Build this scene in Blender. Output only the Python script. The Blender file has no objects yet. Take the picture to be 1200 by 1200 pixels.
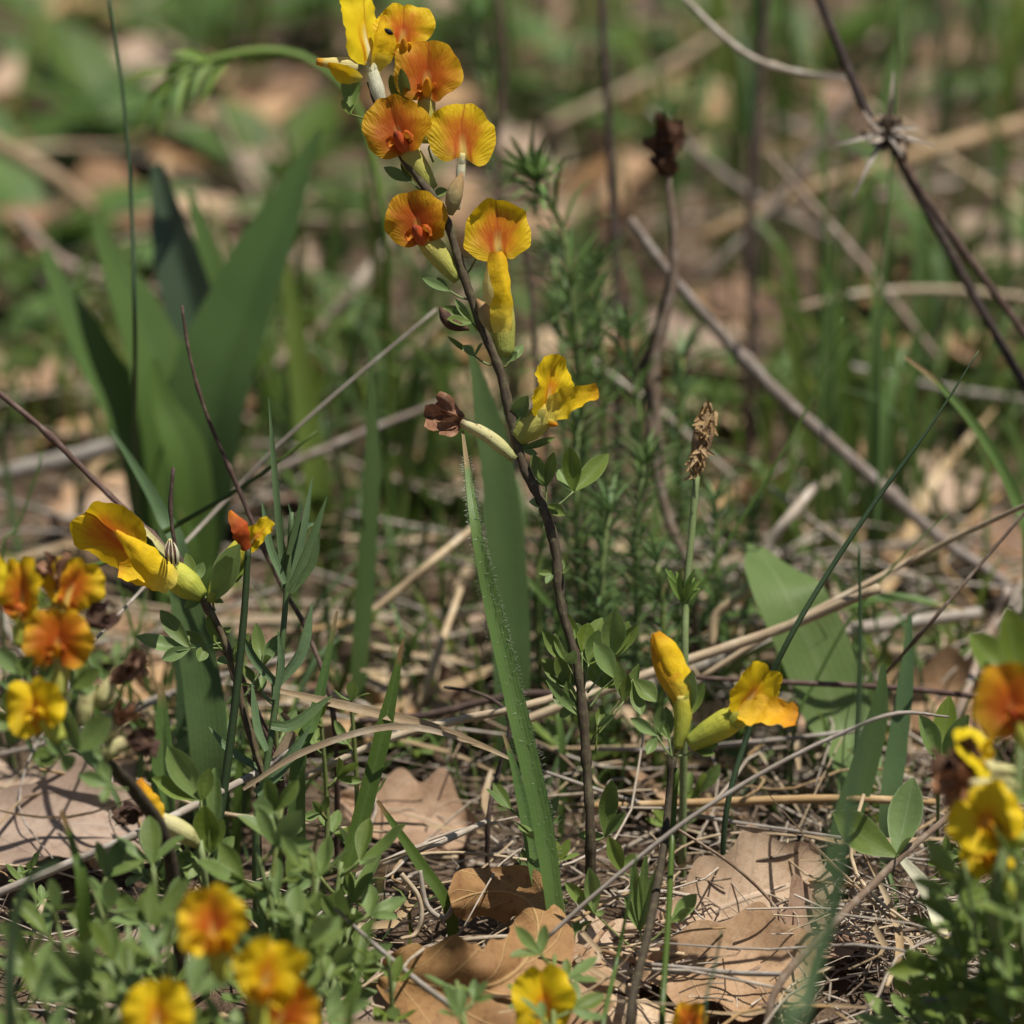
import bpy, math, random
import numpy as np
from mathutils import Vector, noise as mnoise

# ------------------------------------------------------------------ camera, sky, sun, exposure
SC = bpy.context.scene
COL = SC.collection
PITCH = math.radians(20.0)          # the camera looks down by 20 degrees
CAM_H = 0.512                       # about knee height above the ground
FOCUS = 1.2
K = 0.2 / 1200.0                    # metres per photograph pixel at 1 m
cam_d = bpy.data.cameras.new('camera')
cam = bpy.data.objects.new('camera', cam_d)
COL.objects.link(cam)
cam.location = (0, 0, CAM_H)
cam.rotation_euler = (math.pi / 2 - PITCH, 0, 0)
cam_d.sensor_width = 36.0
cam_d.lens = 180.0
cam_d.clip_start = 0.02
cam_d.clip_end = 400.0
cam_d.dof.use_dof = True
cam_d.dof.focus_distance = FOCUS
cam_d.dof.aperture_fstop = 10.0
cam_d.dof.aperture_blades = 9
SC.camera = cam

SUN_DIR = Vector((0.30, -0.06, 0.95)).normalized()      # towards the sun: high, a little to the right
elev = math.asin(SUN_DIR.z)
world = bpy.data.worlds.new('World')
SC.world = world
world.use_nodes = True
wn = world.node_tree
sky = wn.nodes.new('ShaderNodeTexSky')
sky.sky_type = 'NISHITA'
sky.sun_disc = False
sky.sun_elevation = elev
sky.sun_rotation = math.atan2(SUN_DIR.x, SUN_DIR.y)
wn.nodes['Background'].inputs['Strength'].default_value = 0.055
wn.links.new(sky.outputs['Color'], wn.nodes['Background'].inputs['Color'])
sun_d = bpy.data.lights.new('sun', 'SUN')
sun_d.energy = 5.0
sun_d.angle = math.radians(0.53)
sun_d.color = (1.0, 0.955, 0.88)
sun = bpy.data.objects.new('sun', sun_d)
COL.objects.link(sun)
sun.rotation_euler = SUN_DIR.to_track_quat('Z', 'Y').to_euler()
sun.location = (0.5, 0, 3)
SC.view_settings.view_transform = 'Standard'
SC.view_settings.look = 'None'
SC.view_settings.exposure = 0.22
SC.view_settings.gamma = 1.0
SC.render.engine = 'CYCLES'
SC.cycles.max_bounces = 6
SC.cycles.diffuse_bounces = 3
SC.cycles.glossy_bounces = 2
SC.cycles.transmission_bounces = 4
SC.cycles.transparent_max_bounces = 4
SC.cycles.use_denoising = True

# ------------------------------------------------------------------ geometry helpers
RX = np.array((1.0, 0, 0))
FW = np.array((0, math.cos(PITCH), -math.sin(PITCH)))
UP = np.array((0, math.sin(PITCH), math.cos(PITCH)))
CP = np.array((0, 0, CAM_H))


def ground_depth(v):
    return CAM_H / (math.sin(PITCH) + (v - 600) * K * math.cos(PITCH))


def P(u, v, d=FOCUS):
    return CP + d * (FW + (u - 600) * K * RX - (v - 600) * K * UP)


def G(u, v, z=0.0):
    p = P(u, v, (CAM_H - z) / (math.sin(PITCH) + (v - 600) * K * math.cos(PITCH)))
    return p


def project(p):
    q = np.asarray(p) - CP
    d = q @ FW
    return 600 + (q @ RX) / d / K, 600 - (q @ UP) / d / K, d


def A(x, y, z=0.0):
    """direction given as right, up, towards the viewer"""
    return x * RX + y * UP - z * FW


def nrm(v):
    v = np.asarray(v, float)
    n = np.linalg.norm(v)
    return v / n if n > 1e-12 else v


def pts3(pts, d=FOCUS):
    """photo points (u, v[, depth]) -> world; missing depths run on from the last one given"""
    out = []
    cur = d
    for p in pts:
        if len(p) > 2:
            cur = p[2]
        out.append(P(p[0], p[1], cur))
    return np.array(out)


def spl(pts, n):
    pts = np.asarray(pts, float)
    if len(pts) == 2:
        t = np.linspace(0, 1, n)[:, None]
        return pts[0] * (1 - t) + pts[1] * t
    ext = np.vstack([2 * pts[0] - pts[1], pts, 2 * pts[-1] - pts[-2]])
    seg = np.linalg.norm(np.diff(pts, axis=0), axis=1)
    acc = np.concatenate([[0], np.cumsum(seg)])
    out = []
    for s in np.linspace(0, acc[-1], n):
        i = min(max(int(np.searchsorted(acc, s, 'right')) - 1, 0), len(pts) - 2)
        t = (s - acc[i]) / max(seg[i], 1e-9)
        p0, p1, p2, p3 = ext[i:i + 4]
        out.append(0.5 * ((2 * p1) + (p2 - p0) * t + (2 * p0 - 5 * p1 + 4 * p2 - p3) * t * t
                          + (3 * p1 - p0 - 3 * p2 + p3) * t ** 3))
    return np.array(out)


def tangents(p):
    t = np.gradient(p, axis=0)
    return t / np.maximum(np.linalg.norm(t, axis=1, keepdims=True), 1e-12)


class MB:
    def __init__(self):
        self.v, self.f, self.uv, self.n = [], [], [], 0

    def add(self, verts, faces, uvs):
        self.v.append(np.asarray(verts, float))
        self.uv.append(np.asarray(uvs, float))
        o = self.n
        self.f.extend([tuple(i + o for i in f) for f in faces])
        self.n += len(verts)

    def grid(self, V, U, close=False):
        """V: rows x cols x 3"""
        r, c = V.shape[:2]
        fs = []
        for i in range(r - 1):
            for j in range(c - 1):
                fs.append((i * c + j, i * c + j + 1, (i + 1) * c + j + 1, (i + 1) * c + j))
            if close:
                fs.append((i * c + c - 1, i * c, (i + 1) * c, (i + 1) * c + c - 1))
        self.add(V.reshape(-1, 3), fs, U.reshape(-1, 2))

    def tube(self, pts, radii, seg=6, n=None, flat=1.0, side=None, jitter=0.0, rng=None):
        pts = np.asarray(pts, float)
        n = n or max(3, len(pts) * 3)
        p = spl(pts, n)
        r = np.interp(np.linspace(0, 1, n), np.linspace(0, 1, len(np.atleast_1d(radii))), np.atleast_1d(radii))
        if jitter:
            rng = rng or random
            r = r * np.array([1 + rng.uniform(-jitter, jitter) for _ in range(n)])
        t = tangents(p)
        ref = np.asarray(side if side is not None else (0.31, -0.9, 0.3))
        a = np.array([nrm(np.cross(ti, ref)) for ti in t])
        b = np.cross(t, a)
        V = np.zeros((n, seg, 3))
        U = np.zeros((n, seg, 2))
        for j in range(seg):
            th = 2 * math.pi * j / seg
            V[:, j] = p + (a * math.cos(th) + b * math.sin(th) * flat) * r[:, None]
            U[:, j, 0] = j / seg
            U[:, j, 1] = np.linspace(0, 1, n)
        o = self.n
        self.grid(V, U, True)
        # end caps
        self.f.append(tuple(o + j for j in reversed(range(seg))))
        self.f.append(tuple(o + (n - 1) * seg + j for j in range(seg)))
        return p

    def ribbon(self, pts, widths, nor, n=None, fold=0.15, cols=5, twist=0.0, wave=0.0, seed=0, roll=0.0, curve=False, crinkle=0.0):
        """leaf-like strip; nor: the way its face looks; fold > 0: margins lift towards nor"""
        pts = np.asarray(pts, float)
        n = n or max(6, len(pts) * 3)
        p = spl(pts, n)
        w = np.interp(np.linspace(0, 1, n), np.linspace(0, 1, len(widths)), widths)
        t = tangents(p)
        nor = np.asarray(nor, float)
        V = np.zeros((n, cols, 3))
        U = np.zeros((n, cols, 2))
        for i in range(n):
            s = nrm(np.cross(t[i], nor))
            m = np.cross(s, t[i])
            ang = roll + twist * (i / (n - 1))
            s, m = s * math.cos(ang) + m * math.sin(ang), m * math.cos(ang) - s * math.sin(ang)
            for j in range(cols):
                x = -1 + 2 * j / (cols - 1)
                off = fold * (x * x if curve else abs(x)) * w[i] * 0.5
                if wave:
                    off += wave * w[i] * abs(x) * math.sin(i * 1.7 + seed + x * 2)
                V[i, j] = p[i] + s * (x * w[i] * 0.5) + m * off
                if crinkle:
                    V[i, j] += np.array(mnoise.noise_vector((i * 0.55 + seed * 3.1, x * 1.9, seed * 1.3))) * crinkle * w[i]
                U[i, j] = (0.5 + x / 2, i / (n - 1))
        self.grid(V, U)

    def mesh(self, name, mat, origin=(0, 0, 0), smooth=True):
        me = bpy.data.meshes.new(name)
        V = np.vstack(self.v) - np.asarray(origin)
        me.from_pydata([tuple(x) for x in V.tolist()], [], self.f)
        if mat:
            me.materials.append(mat)
        uvl = me.uv_layers.new(name='UVMap')
        UV = np.vstack(self.uv)
        idx = np.zeros(len(me.loops), dtype=np.int32)
        me.loops.foreach_get('vertex_index', idx)
        uvl.data.foreach_set('uv', UV[idx].astype(np.float32).ravel())
        if smooth:
            me.polygons.foreach_set('use_smooth', np.ones(len(me.polygons), dtype=bool))
        me.update()
        return me


ORG = {}


def tag(o, label=None, cat=None, group=None, kind=None):
    if label:
        o['label'] = label
    if cat:
        o['category'] = cat
    if group:
        o['group'] = group
    if kind:
        o['kind'] = kind
    return o


def thing(name, loc, label, cat, group=None):
    o = bpy.data.objects.new(name, None)
    o.empty_display_size = 0.01
    COL.objects.link(o)
    o.location = tuple(loc)
    ORG[o.name] = np.asarray(loc, float)
    return tag(o, label, cat, group)


def build(mb, name, mat, parent=None, origin=None):
    if parent is not None:
        org = ORG[parent.name]
    else:
        org = np.asarray(origin if origin is not None else mb.v[0][0], float)
    o = bpy.data.objects.new(name, mb.mesh(name, mat, org))
    COL.objects.link(o)
    if parent is not None:
        o.parent = parent
    else:
        o.location = tuple(org)
    ORG[o.name] = org
    return o


def foot(p, lean=(0, 0), depth=0.006):
    """a point on the ground below p"""
    return np.array((p[0] + lean[0], p[1] + lean[1], -depth))


# ------------------------------------------------------------------ materials
class NT:
    def __init__(self, name):
        self.m = bpy.data.materials.new(name)
        self.m.use_nodes = True
        self.t = self.m.node_tree
        self.t.nodes.clear()
        self.out = self.t.nodes.new('ShaderNodeOutputMaterial')

    def n(self, typ, props=None, **ins):
        nd = self.t.nodes.new('ShaderNode' + typ)
        for k, v in (props or {}).items():
            setattr(nd, k, v)
        for k, v in ins.items():
            key = int(k[1:]) if k[0] == 'i' and k[1:].isdigit() else k.replace('_', ' ')
            s = nd.inputs[key]
            if isinstance(v, bpy.types.NodeSocket):
                self.t.links.new(v, s)
            else:
                s.default_value = v
        return nd

    def math(self, op, a, b=0.0, c=None):
        nd = self.n('Math', {'operation': op}, i0=a, i1=b)
        if c is not None:
            nd.inputs[2].default_value = c
        return nd.outputs[0]

    def mix(self, fac, a, b, blend='MIX'):
        nd = self.t.nodes.new('ShaderNodeMix')
        nd.data_type = 'RGBA'
        nd.blend_type = blend
        for s, v in ((nd.inputs[0], fac), (nd.inputs[6], a), (nd.inputs[7], b)):
            if isinstance(v, bpy.types.NodeSocket):
                self.t.links.new(v, s)
            else:
                s.default_value = v if not isinstance(v, tuple) or len(v) == 4 else (*v, 1)
        return nd.outputs[2]

    def ramp(self, fac, stops, interp='LINEAR'):
        nd = self.t.nodes.new('ShaderNodeValToRGB')
        cr = nd.color_ramp
        cr.interpolation = interp
        while len(cr.elements) < len(stops):
            cr.elements.new(0.5)
        for e, (p, c) in zip(cr.elements, stops):
            e.position = p
            e.color = (*c, 1) if len(c) == 3 else c
        self.t.links.new(fac, nd.inputs[0])
        return nd.outputs[0]

    def noise(self, vec, scale, detail=3, rough=0.6):
        return self.n('TexNoise', None, Vector=vec, Scale=scale, Detail=detail, Roughness=rough).outputs['Fac']

    def uv(self):
        return self.n('TexCoord').outputs['UV']

    def obj(self):
        return self.n('TexCoord').outputs['Object']

    def rand(self):
        return self.n('ObjectInfo').outputs['Random']

    def finish(self, color, rough=0.55, trans=0.0, bump=None, bstr=0.3, bdist=0.0004, spec=0.35, tcol=None, sheen=0.0):
        p = self.n('BsdfPrincipled', None, Roughness=rough)
        p.inputs['Specular IOR Level'].default_value = spec
        if isinstance(color, bpy.types.NodeSocket):
            self.t.links.new(color, p.inputs['Base Color'])
        else:
            p.inputs['Base Color'].default_value = (*color, 1)
        if sheen:
            p.inputs['Sheen Weight'].default_value = sheen
        nsock = None
        if bump is not None:
            b = self.n('Bump', None, Strength=bstr, Distance=bdist, Height=bump)
            nsock = b.outputs[0]
            self.t.links.new(nsock, p.inputs['Normal'])
        sh = p.outputs[0]
        if trans > 0:
            tr = self.n('BsdfTranslucent')
            src = tcol if tcol is not None else color
            if isinstance(src, bpy.types.NodeSocket):
                self.t.links.new(src, tr.inputs[0])
            else:
                tr.inputs[0].default_value = (*src, 1)
            mx = self.n('MixShader', None, i0=trans, i1=sh, i2=tr.outputs[0])
            sh = mx.outputs[0]
        self.t.links.new(sh, self.out.inputs[0])
        return self.m


def leaf_mat(name, a, b, edge=None, mid=None, trans=0.3, rough=0.5, nscale=60, lines=0, spec=0.35, tip=None, vary=0.25, sheen=0.0):
    """a living leaf: two greens in cloudy patches, pale margin, midrib, optional lengthwise lines, dry tip"""
    t = NT(name)
    uv = t.uv()
    ob = t.obj()
    sep = t.n('SeparateXYZ', None, Vector=uv)
    n1 = t.noise(ob, nscale, 3)
    c = t.mix(t.ramp(n1, [(0.35, (0, 0, 0)), (0.65, (1, 1, 1))]), a, b)
    ax = t.math('ABSOLUTE', t.math('SUBTRACT', sep.outputs[0], 0.5))
    if edge:
        c = t.mix(t.math('MULTIPLY', t.math('SMOOTH_MIN', t.math('MULTIPLY', t.math('MAXIMUM', t.math('SUBTRACT', ax, 0.43), 0.0), 14.0), 1.0, 0.1), 0.8), c, edge)
    if mid:
        c = t.mix(t.math('MULTIPLY', t.math('LESS_THAN', ax, 0.035), 0.55), c, mid)
    if tip:
        f = t.ramp(t.math('ADD', sep.outputs[1], t.math('MULTIPLY', t.noise(ob, 200, 2), 0.1)), [(0.96, (0, 0, 0)), (1.0, (1, 1, 1))])
        c = t.mix(f, c, tip)
    hgt = t.noise(ob, 900, 3)
    if lines:
        w = t.math('SINE', t.math('MULTIPLY', sep.outputs[0], lines * 6.283))
        hgt = t.math('ADD', t.math('MULTIPLY', w, 0.18), hgt)
        c = t.mix(t.math('MULTIPLY_ADD', w, 0.05, 0.06), c, (a[0] * 0.6, a[1] * 0.6, a[2] * 0.6))
    r = t.rand()
    hs = t.n('HueSaturation', None, Hue=t.math('MULTIPLY_ADD', r, 0.025, 0.487), Saturation=t.math('MULTIPLY_ADD', r, -0.22, 1.06),
             Value=t.math('MULTIPLY_ADD', r, vary * 2, 1.0 - vary), Fac=1.0, Color=c)
    return t.finish(hs.outputs[0], rough, trans, hgt, 0.35, 0.0003, spec * 0.75)


def petal_mat(name, core, midc, rim, throat=(0.75, 0.5, 0.12), reach=0.9, trans=0.35, veins=1.0):
    """broad petal: dark core fading out to the rim in radial streaks"""
    t = NT(name)
    uv = t.uv()
    s = t.n('SeparateXYZ', None, Vector=uv)
    x = t.math('SUBTRACT', s.outputs[0], 0.5)
    y = t.math('SUBTRACT', s.outputs[1], 0.16)
    ang = t.math('ARCTAN2', x, t.math('ADD', y, 0.12))
    ya = t.math('MULTIPLY', t.math('SUBTRACT', s.outputs[1], 0.46), 1.75)
    rr = t.math('SQRT', t.math('ADD', t.math('POWER', t.math('MULTIPLY', x, 2.0), 2.0), t.math('POWER', ya, 2.0)))
    com = t.n('CombineXYZ', None, X=t.math('MULTIPLY', ang, 9.0), Y=t.math('MULTIPLY', rr, 1.2), Z=t.math('MULTIPLY', t.rand(), 20.0))
    st = t.noise(com.outputs[0], 2.2, 4)
    blo = t.noise(t.n('VectorMath', {'operation': 'ADD'}, i0=uv, i1=t.n('CombineXYZ', None, X=t.math('MULTIPLY', t.rand(), 9.0)).outputs[0]).outputs[0], 3.5, 2)
    f = t.math('ADD', t.math('ADD', rr, t.math('MULTIPLY', t.math('SUBTRACT', st, 0.5), 0.55)), t.math('MULTIPLY', t.math('SUBTRACT', blo, 0.5), 0.5))
    c = t.ramp(f, [(0.15, core), (0.48 * reach, midc), (0.92 * reach, rim)])
    # pale guide at the foot of the petal with two red lines beside it
    ax = t.math('ABSOLUTE', x)
    low = t.ramp(s.outputs[1], [(0.30, (1, 1, 1)), (0.55, (0, 0, 0))])
    g = t.math('MULTIPLY', t.ramp(ax, [(0.03, (1, 1, 1)), (0.07, (0, 0, 0))]), low)
    c = t.mix(g, c, throat)
    rl = t.math('MULTIPLY', t.ramp(t.math('ABSOLUTE', t.math('SUBTRACT', ax, 0.105)), [(0.0, (1, 1, 1)), (0.04, (0, 0, 0))]), low)
    c = t.mix(t.math('MULTIPLY', rl, 0.8), c, (0.5, 0.075, 0.008))
    w = t.math('SINE', t.math('MULTIPLY', t.math('ADD', ang, t.math('MULTIPLY', t.math('ADD', st, blo), 0.16)), 62.0))
    ved = t.math('MULTIPLY', w, t.math('MULTIPLY', t.ramp(rr, [(0.55, (0.04, 0.04, 0.04)), (1.0, (1, 1, 1))]), t.ramp(blo, [(0.4, (0.15, 0.15, 0.15)), (0.6, (1, 1, 1))])))
    fine = t.noise(t.n('CombineXYZ', None, X=t.math('MULTIPLY', ang, 30.0), Y=t.math('MULTIPLY', rr, 3.0)).outputs[0], 2.0, 3)
    hgt = t.math('ADD', t.math('MULTIPLY', ved, 0.45 * veins), t.math('MULTIPLY', t.math('ADD', fine, st), 0.8))
    c = t.mix(t.math('MULTIPLY', t.math('MAXIMUM', ved, 0.0), 0.12), c, midc)
    c = t.mix(t.ramp(fine, [(0.5, (0, 0, 0)), (0.75, (0.35, 0.35, 0.35))]), c, core)
    crease_shade = t.math('MULTIPLY', t.ramp(ax, [(0.0, (1, 1, 1)), (0.022, (0, 0, 0))]), 0.55)  # shade in the midline fold, painted as a darker red line
    c = t.mix(t.math('MULTIPLY', crease_shade, t.ramp(s.outputs[1], [(0.45, (0, 0, 0)), (0.6, (1, 1, 1))])), c, (0.34, 0.055, 0.008))
    return t.finish(c, 0.5, trans, hgt, 0.55, 0.0004, 0.25)


def grad_mat(name, stops, trans=0.2, rough=0.55, speck=None, nscale=300, nstr=0.25, sheen=0.1):
    """colour along the V direction of a lofted piece"""
    t = NT(name)
    uv = t.uv()
    s = t.n('SeparateXYZ', None, Vector=uv)
    n = t.noise(t.obj(), nscale, 3)
    f = t.math('ADD', s.outputs[1], t.math('MULTIPLY', t.math('SUBTRACT', n, 0.5), nstr))
    c = t.ramp(f, stops)
    if speck:
        c = t.mix(t.ramp(t.noise(t.obj(), 700, 1), [(0.64, (0, 0, 0)), (0.70, (1, 1, 1))]), c, speck)
    com = t.n('CombineXYZ', None, X=t.math('MULTIPLY', s.outputs[0], 10.0), Y=s.outputs[1])
    st = t.noise(com.outputs[0], 4, 4)
    c = t.mix(t.ramp(st, [(0.45, (0, 0, 0)), (0.75, (0.5, 0.5, 0.5))]), c, stops[len(stops) // 2][1])
    hv = t.n('HueSaturation', None, Hue=0.5, Saturation=1.0, Value=t.math('MULTIPLY_ADD', t.noise(t.obj(), 240, 4), 0.7, 0.65), Fac=1.0, Color=c)
    return t.finish(hv.outputs[0], rough, trans, t.math('ADD', st, t.noise(t.obj(), 500, 3)), 0.55, 0.0005, 0.3)


def bark_mat(name, a, b, c=None, scale=250, rough=0.8, trans=0.0, bstr=0.5, vary=0.25, along=12.0):
    """dry stems, straw, bark: streaks along the stem and blotches"""
    t = NT(name)
    s = t.n('SeparateXYZ', None, Vector=t.uv())
    r = t.rand()
    com = t.n('CombineXYZ', None, X=t.math('MULTIPLY', s.outputs[0], 11.0), Y=t.math('MULTIPLY', s.outputs[1], along), Z=t.math('MULTIPLY', r, 30.0))
    n1 = t.noise(com.outputs[0], 1.3, 4)
    n2 = t.noise(t.obj(), scale, 4)
    col = t.mix(t.ramp(n1, [(0.35, (0, 0, 0)), (0.65, (1, 1, 1))]), a, b)
    if c:
        col = t.mix(t.ramp(n2, [(0.50, (0, 0, 0)), (0.66, (1, 1, 1))]), col, c)
    hs = t.n('HueSaturation', None, Hue=0.5, Saturation=t.math('MULTIPLY_ADD', r, 0.3, 0.85), Value=t.math('MULTIPLY_ADD', r, vary * 2, 1 - vary), Fac=1.0, Color=col)
    return t.finish(hs.outputs[0], rough, trans, t.math('ADD', n1, n2), bstr, 0.0004, 0.2)


def dead_leaf_mat(name, a, b, c, vein, trans=0.15):
    t = NT(name)
    uv = t.uv()
    s = t.n('SeparateXYZ', None, Vector=uv)
    r = t.rand()
    ob = t.obj()
    off = t.n('VectorMath', {'operation': 'ADD'}, i0=ob, i1=t.n('CombineXYZ', None, X=r, Y=t.math('MULTIPLY', r, 3.0)).outputs[0]).outputs[0]
    n1 = t.noise(off, 60, 7, 0.7)
    n2 = t.noise(off, 500, 3)
    col = t.mix(t.ramp(n1, [(0.40, (0, 0, 0)), (0.58, (1, 1, 1))]), a, b)
    col = t.mix(t.ramp(n2, [(0.50, (0, 0, 0)), (0.75, (0.8, 0.8, 0.8))]), col, c)
    ax = t.math('ABSOLUTE', t.math('SUBTRACT', s.outputs[0], 0.5))
    mid = t.ramp(ax, [(0.012, (1, 1, 1)), (0.03, (0, 0, 0))])
    sd = t.math('SINE', t.math('MULTIPLY', t.math('SUBTRACT', s.outputs[1], t.math('MULTIPLY', ax, 0.35)), 50.0))
    side = t.ramp(sd, [(0.965, (0, 0, 0)), (0.995, (0.8, 0.8, 0.8))])
    vo = t.n('TexVoronoi', {'feature': 'DISTANCE_TO_EDGE'}, Vector=ob, Scale=1100.0)
    net = t.ramp(vo.outputs['Distance'], [(0.0, (0.12, 0.12, 0.12)), (0.1, (0, 0, 0))])
    vn = t.math('MAXIMUM', t.math('MAXIMUM', mid, side), net)
    col = t.mix(t.math('MULTIPLY', vn, 0.55), col, vein)
    hs = t.n('HueSaturation', None, Hue=t.math('MULTIPLY_ADD', r, 0.02, 0.49), Saturation=t.math('MULTIPLY_ADD', r, 0.3, 0.85), Value=t.math('MULTIPLY_ADD', r, 0.6, 0.7), Fac=1.0, Color=col)
    return t.finish(hs.outputs[0], 0.62, trans, t.math('ADD', t.math('MULTIPLY', vn, -0.8), n1), 0.6, 0.0006, 0.3)


M = {}
M['petal_orange'] = petal_mat('petal_orange', (0.45, 0.08, 0.008), (0.55, 0.155, 0.008), (0.68, 0.40, 0.010), reach=1.08)
M['petal_amber'] = petal_mat('petal_amber', (0.58, 0.125, 0.015), (0.68, 0.25, 0.012), (0.80, 0.54, 0.010), reach=0.88)
M['petal_yellow'] = petal_mat('petal_yellow', (0.74, 0.26, 0.01), (0.80, 0.45, 0.01), (0.84, 0.60, 0.012), reach=0.62, throat=(0.8, 0.62, 0.2))
M['petal_bright'] = petal_mat('petal_bright', (0.82, 0.55, 0.01), (0.84, 0.60, 0.01), (0.84, 0.64, 0.015), reach=0.8, throat=(0.85, 0.78, 0.45), veins=0.5)
M['wing_yellow'] = grad_mat('wing_yellow', [(0.0, (0.72, 0.62, 0.12)), (0.35, (0.82, 0.58, 0.012)), (0.85, (0.82, 0.52, 0.01)), (1.0, (0.78, 0.36, 0.01))], 0.3)
M['wing_orange'] = grad_mat('wing_orange', [(0.0, (0.68, 0.40, 0.03)), (0.4, (0.62, 0.20, 0.02)), (0.9, (0.55, 0.11, 0.02)), (1.0, (0.40, 0.08, 0.02))], 0.25, nscale=500)
M['keel_red'] = grad_mat('keel_red', [(0.0, (0.66, 0.36, 0.04)), (0.35, (0.55, 0.12, 0.025)), (0.85, (0.50, 0.085, 0.02)), (1.0, (0.30, 0.06, 0.02))], 0.2, nscale=500, nstr=0.4)
M['keel_pale'] = grad_mat('keel_pale', [(0.0, (0.72, 0.66, 0.32)), (0.8, (0.74, 0.64, 0.22)), (0.9, (0.72, 0.36, 0.02)), (1.0, (0.70, 0.30, 0.01))], 0.3, nstr=0.1)
M['keel_orange'] = grad_mat('keel_orange', [(0.0, (0.78, 0.52, 0.04)), (0.6, (0.78, 0.42, 0.01)), (1.0, (0.70, 0.26, 0.01))], 0.3)
M['petal_red'] = grad_mat('petal_red', [(0.0, (0.42, 0.07, 0.012)), (0.7, (0.46, 0.085, 0.012)), (1.0, (0.66, 0.22, 0.01))], 0.25)
M['tube'] = grad_mat('tube', [(0.0, (0.30, 0.36, 0.08)), (0.22, (0.46, 0.47, 0.10)), (0.7, (0.56, 0.50, 0.12)), (1.0, (0.66, 0.48, 0.05))], 0.25, nscale=220)
M['tube_green'] = grad_mat('tube_green', [(0.0, (0.34, 0.40, 0.07)), (0.55, (0.52, 0.53, 0.07)), (0.9, (0.62, 0.56, 0.06)), (1.0, (0.74, 0.62, 0.2))], 0.25, nscale=220)
M['tube_pale'] = grad_mat('tube_pale', [(0.0, (0.34, 0.36, 0.13)), (0.3, (0.55, 0.52, 0.22)), (0.9, (0.62, 0.56, 0.28)), (1.0, (0.30, 0.20, 0.12))], 0.2, speck=(0.35, 0.24, 0.12), nscale=200)
M['tube_tan'] = grad_mat('tube_tan', [(0.0, (0.30, 0.30, 0.12)), (0.5, (0.46, 0.36, 0.16)), (1.0, (0.40, 0.20, 0.08))], 0.2, nscale=200)
M['claw_white'] = grad_mat('claw_white', [(0.0, (0.72, 0.70, 0.50)), (0.7, (0.80, 0.78, 0.55)), (1.0, (0.78, 0.66, 0.25))], 0.3)
M['withered'] = bark_mat('withered', (0.27, 0.14, 0.08), (0.16, 0.078, 0.045), (0.34, 0.20, 0.125), 400, 0.75, 0.12)
M['withered_dark'] = bark_mat('withered_dark', (0.06, 0.032, 0.02), (0.10, 0.05, 0.032), (0.14, 0.075, 0.04), 400, 0.75, 0.08)
M['leaflet'] = leaf_mat('leaflet', (0.125, 0.195, 0.042), (0.175, 0.25, 0.058), (0.30, 0.38, 0.16), (0.20, 0.27, 0.10), 0.33, 0.48, 120, sheen=0.15, vary=0.2)
M['leaflet_fresh'] = leaf_mat('leaflet_fresh', (0.155, 0.235, 0.04), (0.205, 0.29, 0.056), (0.30, 0.40, 0.14), (0.23, 0.31, 0.1), 0.38, 0.48, 120, sheen=0.15, vary=0.2)  # fresh green; its lighter colour also stands in for sunlight on the right-edge shoot
M['stem_bark'] = bark_mat('stem_bark', (0.115, 0.085, 0.045), (0.075, 0.052, 0.034), (0.15, 0.13, 0.06), 500, 0.75)
M['stem_dark'] = bark_mat('stem_dark', (0.05, 0.038, 0.024), (0.075, 0.055, 0.032), (0.10, 0.08, 0.04), 500, 0.75)
M['petiole'] = leaf_mat('petiole', (0.16, 0.21, 0.05), (0.20, 0.24, 0.08), None, None, 0.1, 0.55, 200)
M['grass'] = leaf_mat('grass', (0.095, 0.17, 0.03), (0.13, 0.215, 0.042), None, (0.15, 0.23, 0.06), 0.36, 0.42, 30, 6, 0.45, (0.30, 0.2, 0.08))
M['grass_yellow'] = leaf_mat('grass_yellow', (0.14, 0.21, 0.036), (0.185, 0.25, 0.05), None, None, 0.36, 0.42, 30, 6, 0.45, (0.36, 0.25, 0.1))
M['grass_blue'] = leaf_mat('grass_blue', (0.085, 0.15, 0.05), (0.115, 0.185, 0.062), None, None, 0.3, 0.42, 30, 8, 0.4)
M['grass_dark'] = leaf_mat('grass_dark', (0.035, 0.065, 0.025), (0.05, 0.085, 0.03), None, None, 0.1, 0.5, 40, 6, 0.4)
M['broad'] = leaf_mat('broad', (0.08, 0.145, 0.022), (0.10, 0.175, 0.028), None, None, 0.36, 0.40, 20, 14, 0.5, vary=0.12)
M['broad_shaded'] = leaf_mat('broad_shaded', (0.05, 0.085, 0.035), (0.065, 0.10, 0.045), None, None, 0.12, 0.38, 20, 14, 0.55, vary=0.1)  # strap leaf in shade: the shade is put into this darker green
M['sage'] = leaf_mat('sage', (0.135, 0.215, 0.07), (0.16, 0.24, 0.085), None, (0.2, 0.28, 0.12), 0.3, 0.55, 60, 10, 0.3, vary=0.1)
M['spurge'] = leaf_mat('spurge', (0.09, 0.165, 0.045), (0.13, 0.21, 0.062), None, None, 0.25, 0.5, 60, 0, 0.35, vary=0.25)
M['spurge_fresh'] = leaf_mat('spurge_fresh', (0.16, 0.27, 0.045), (0.20, 0.31, 0.06), None, None, 0.3, 0.5, 60, 0, 0.35)
M['needle'] = leaf_mat('needle', (0.095, 0.16, 0.06), (0.13, 0.20, 0.075), None, None, 0.2, 0.45, 60, 3, 0.4)
M['herb'] = leaf_mat('herb', (0.085, 0.16, 0.03), (0.125, 0.21, 0.045), None, (0.18, 0.27, 0.08), 0.38, 0.48, 50, 0, 0.35)
M['straw'] = bark_mat('straw', (0.42, 0.33, 0.22), (0.33, 0.25, 0.165), (0.50, 0.42, 0.31), 120, 0.6, 0.0, 0.35, 0.25)
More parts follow.
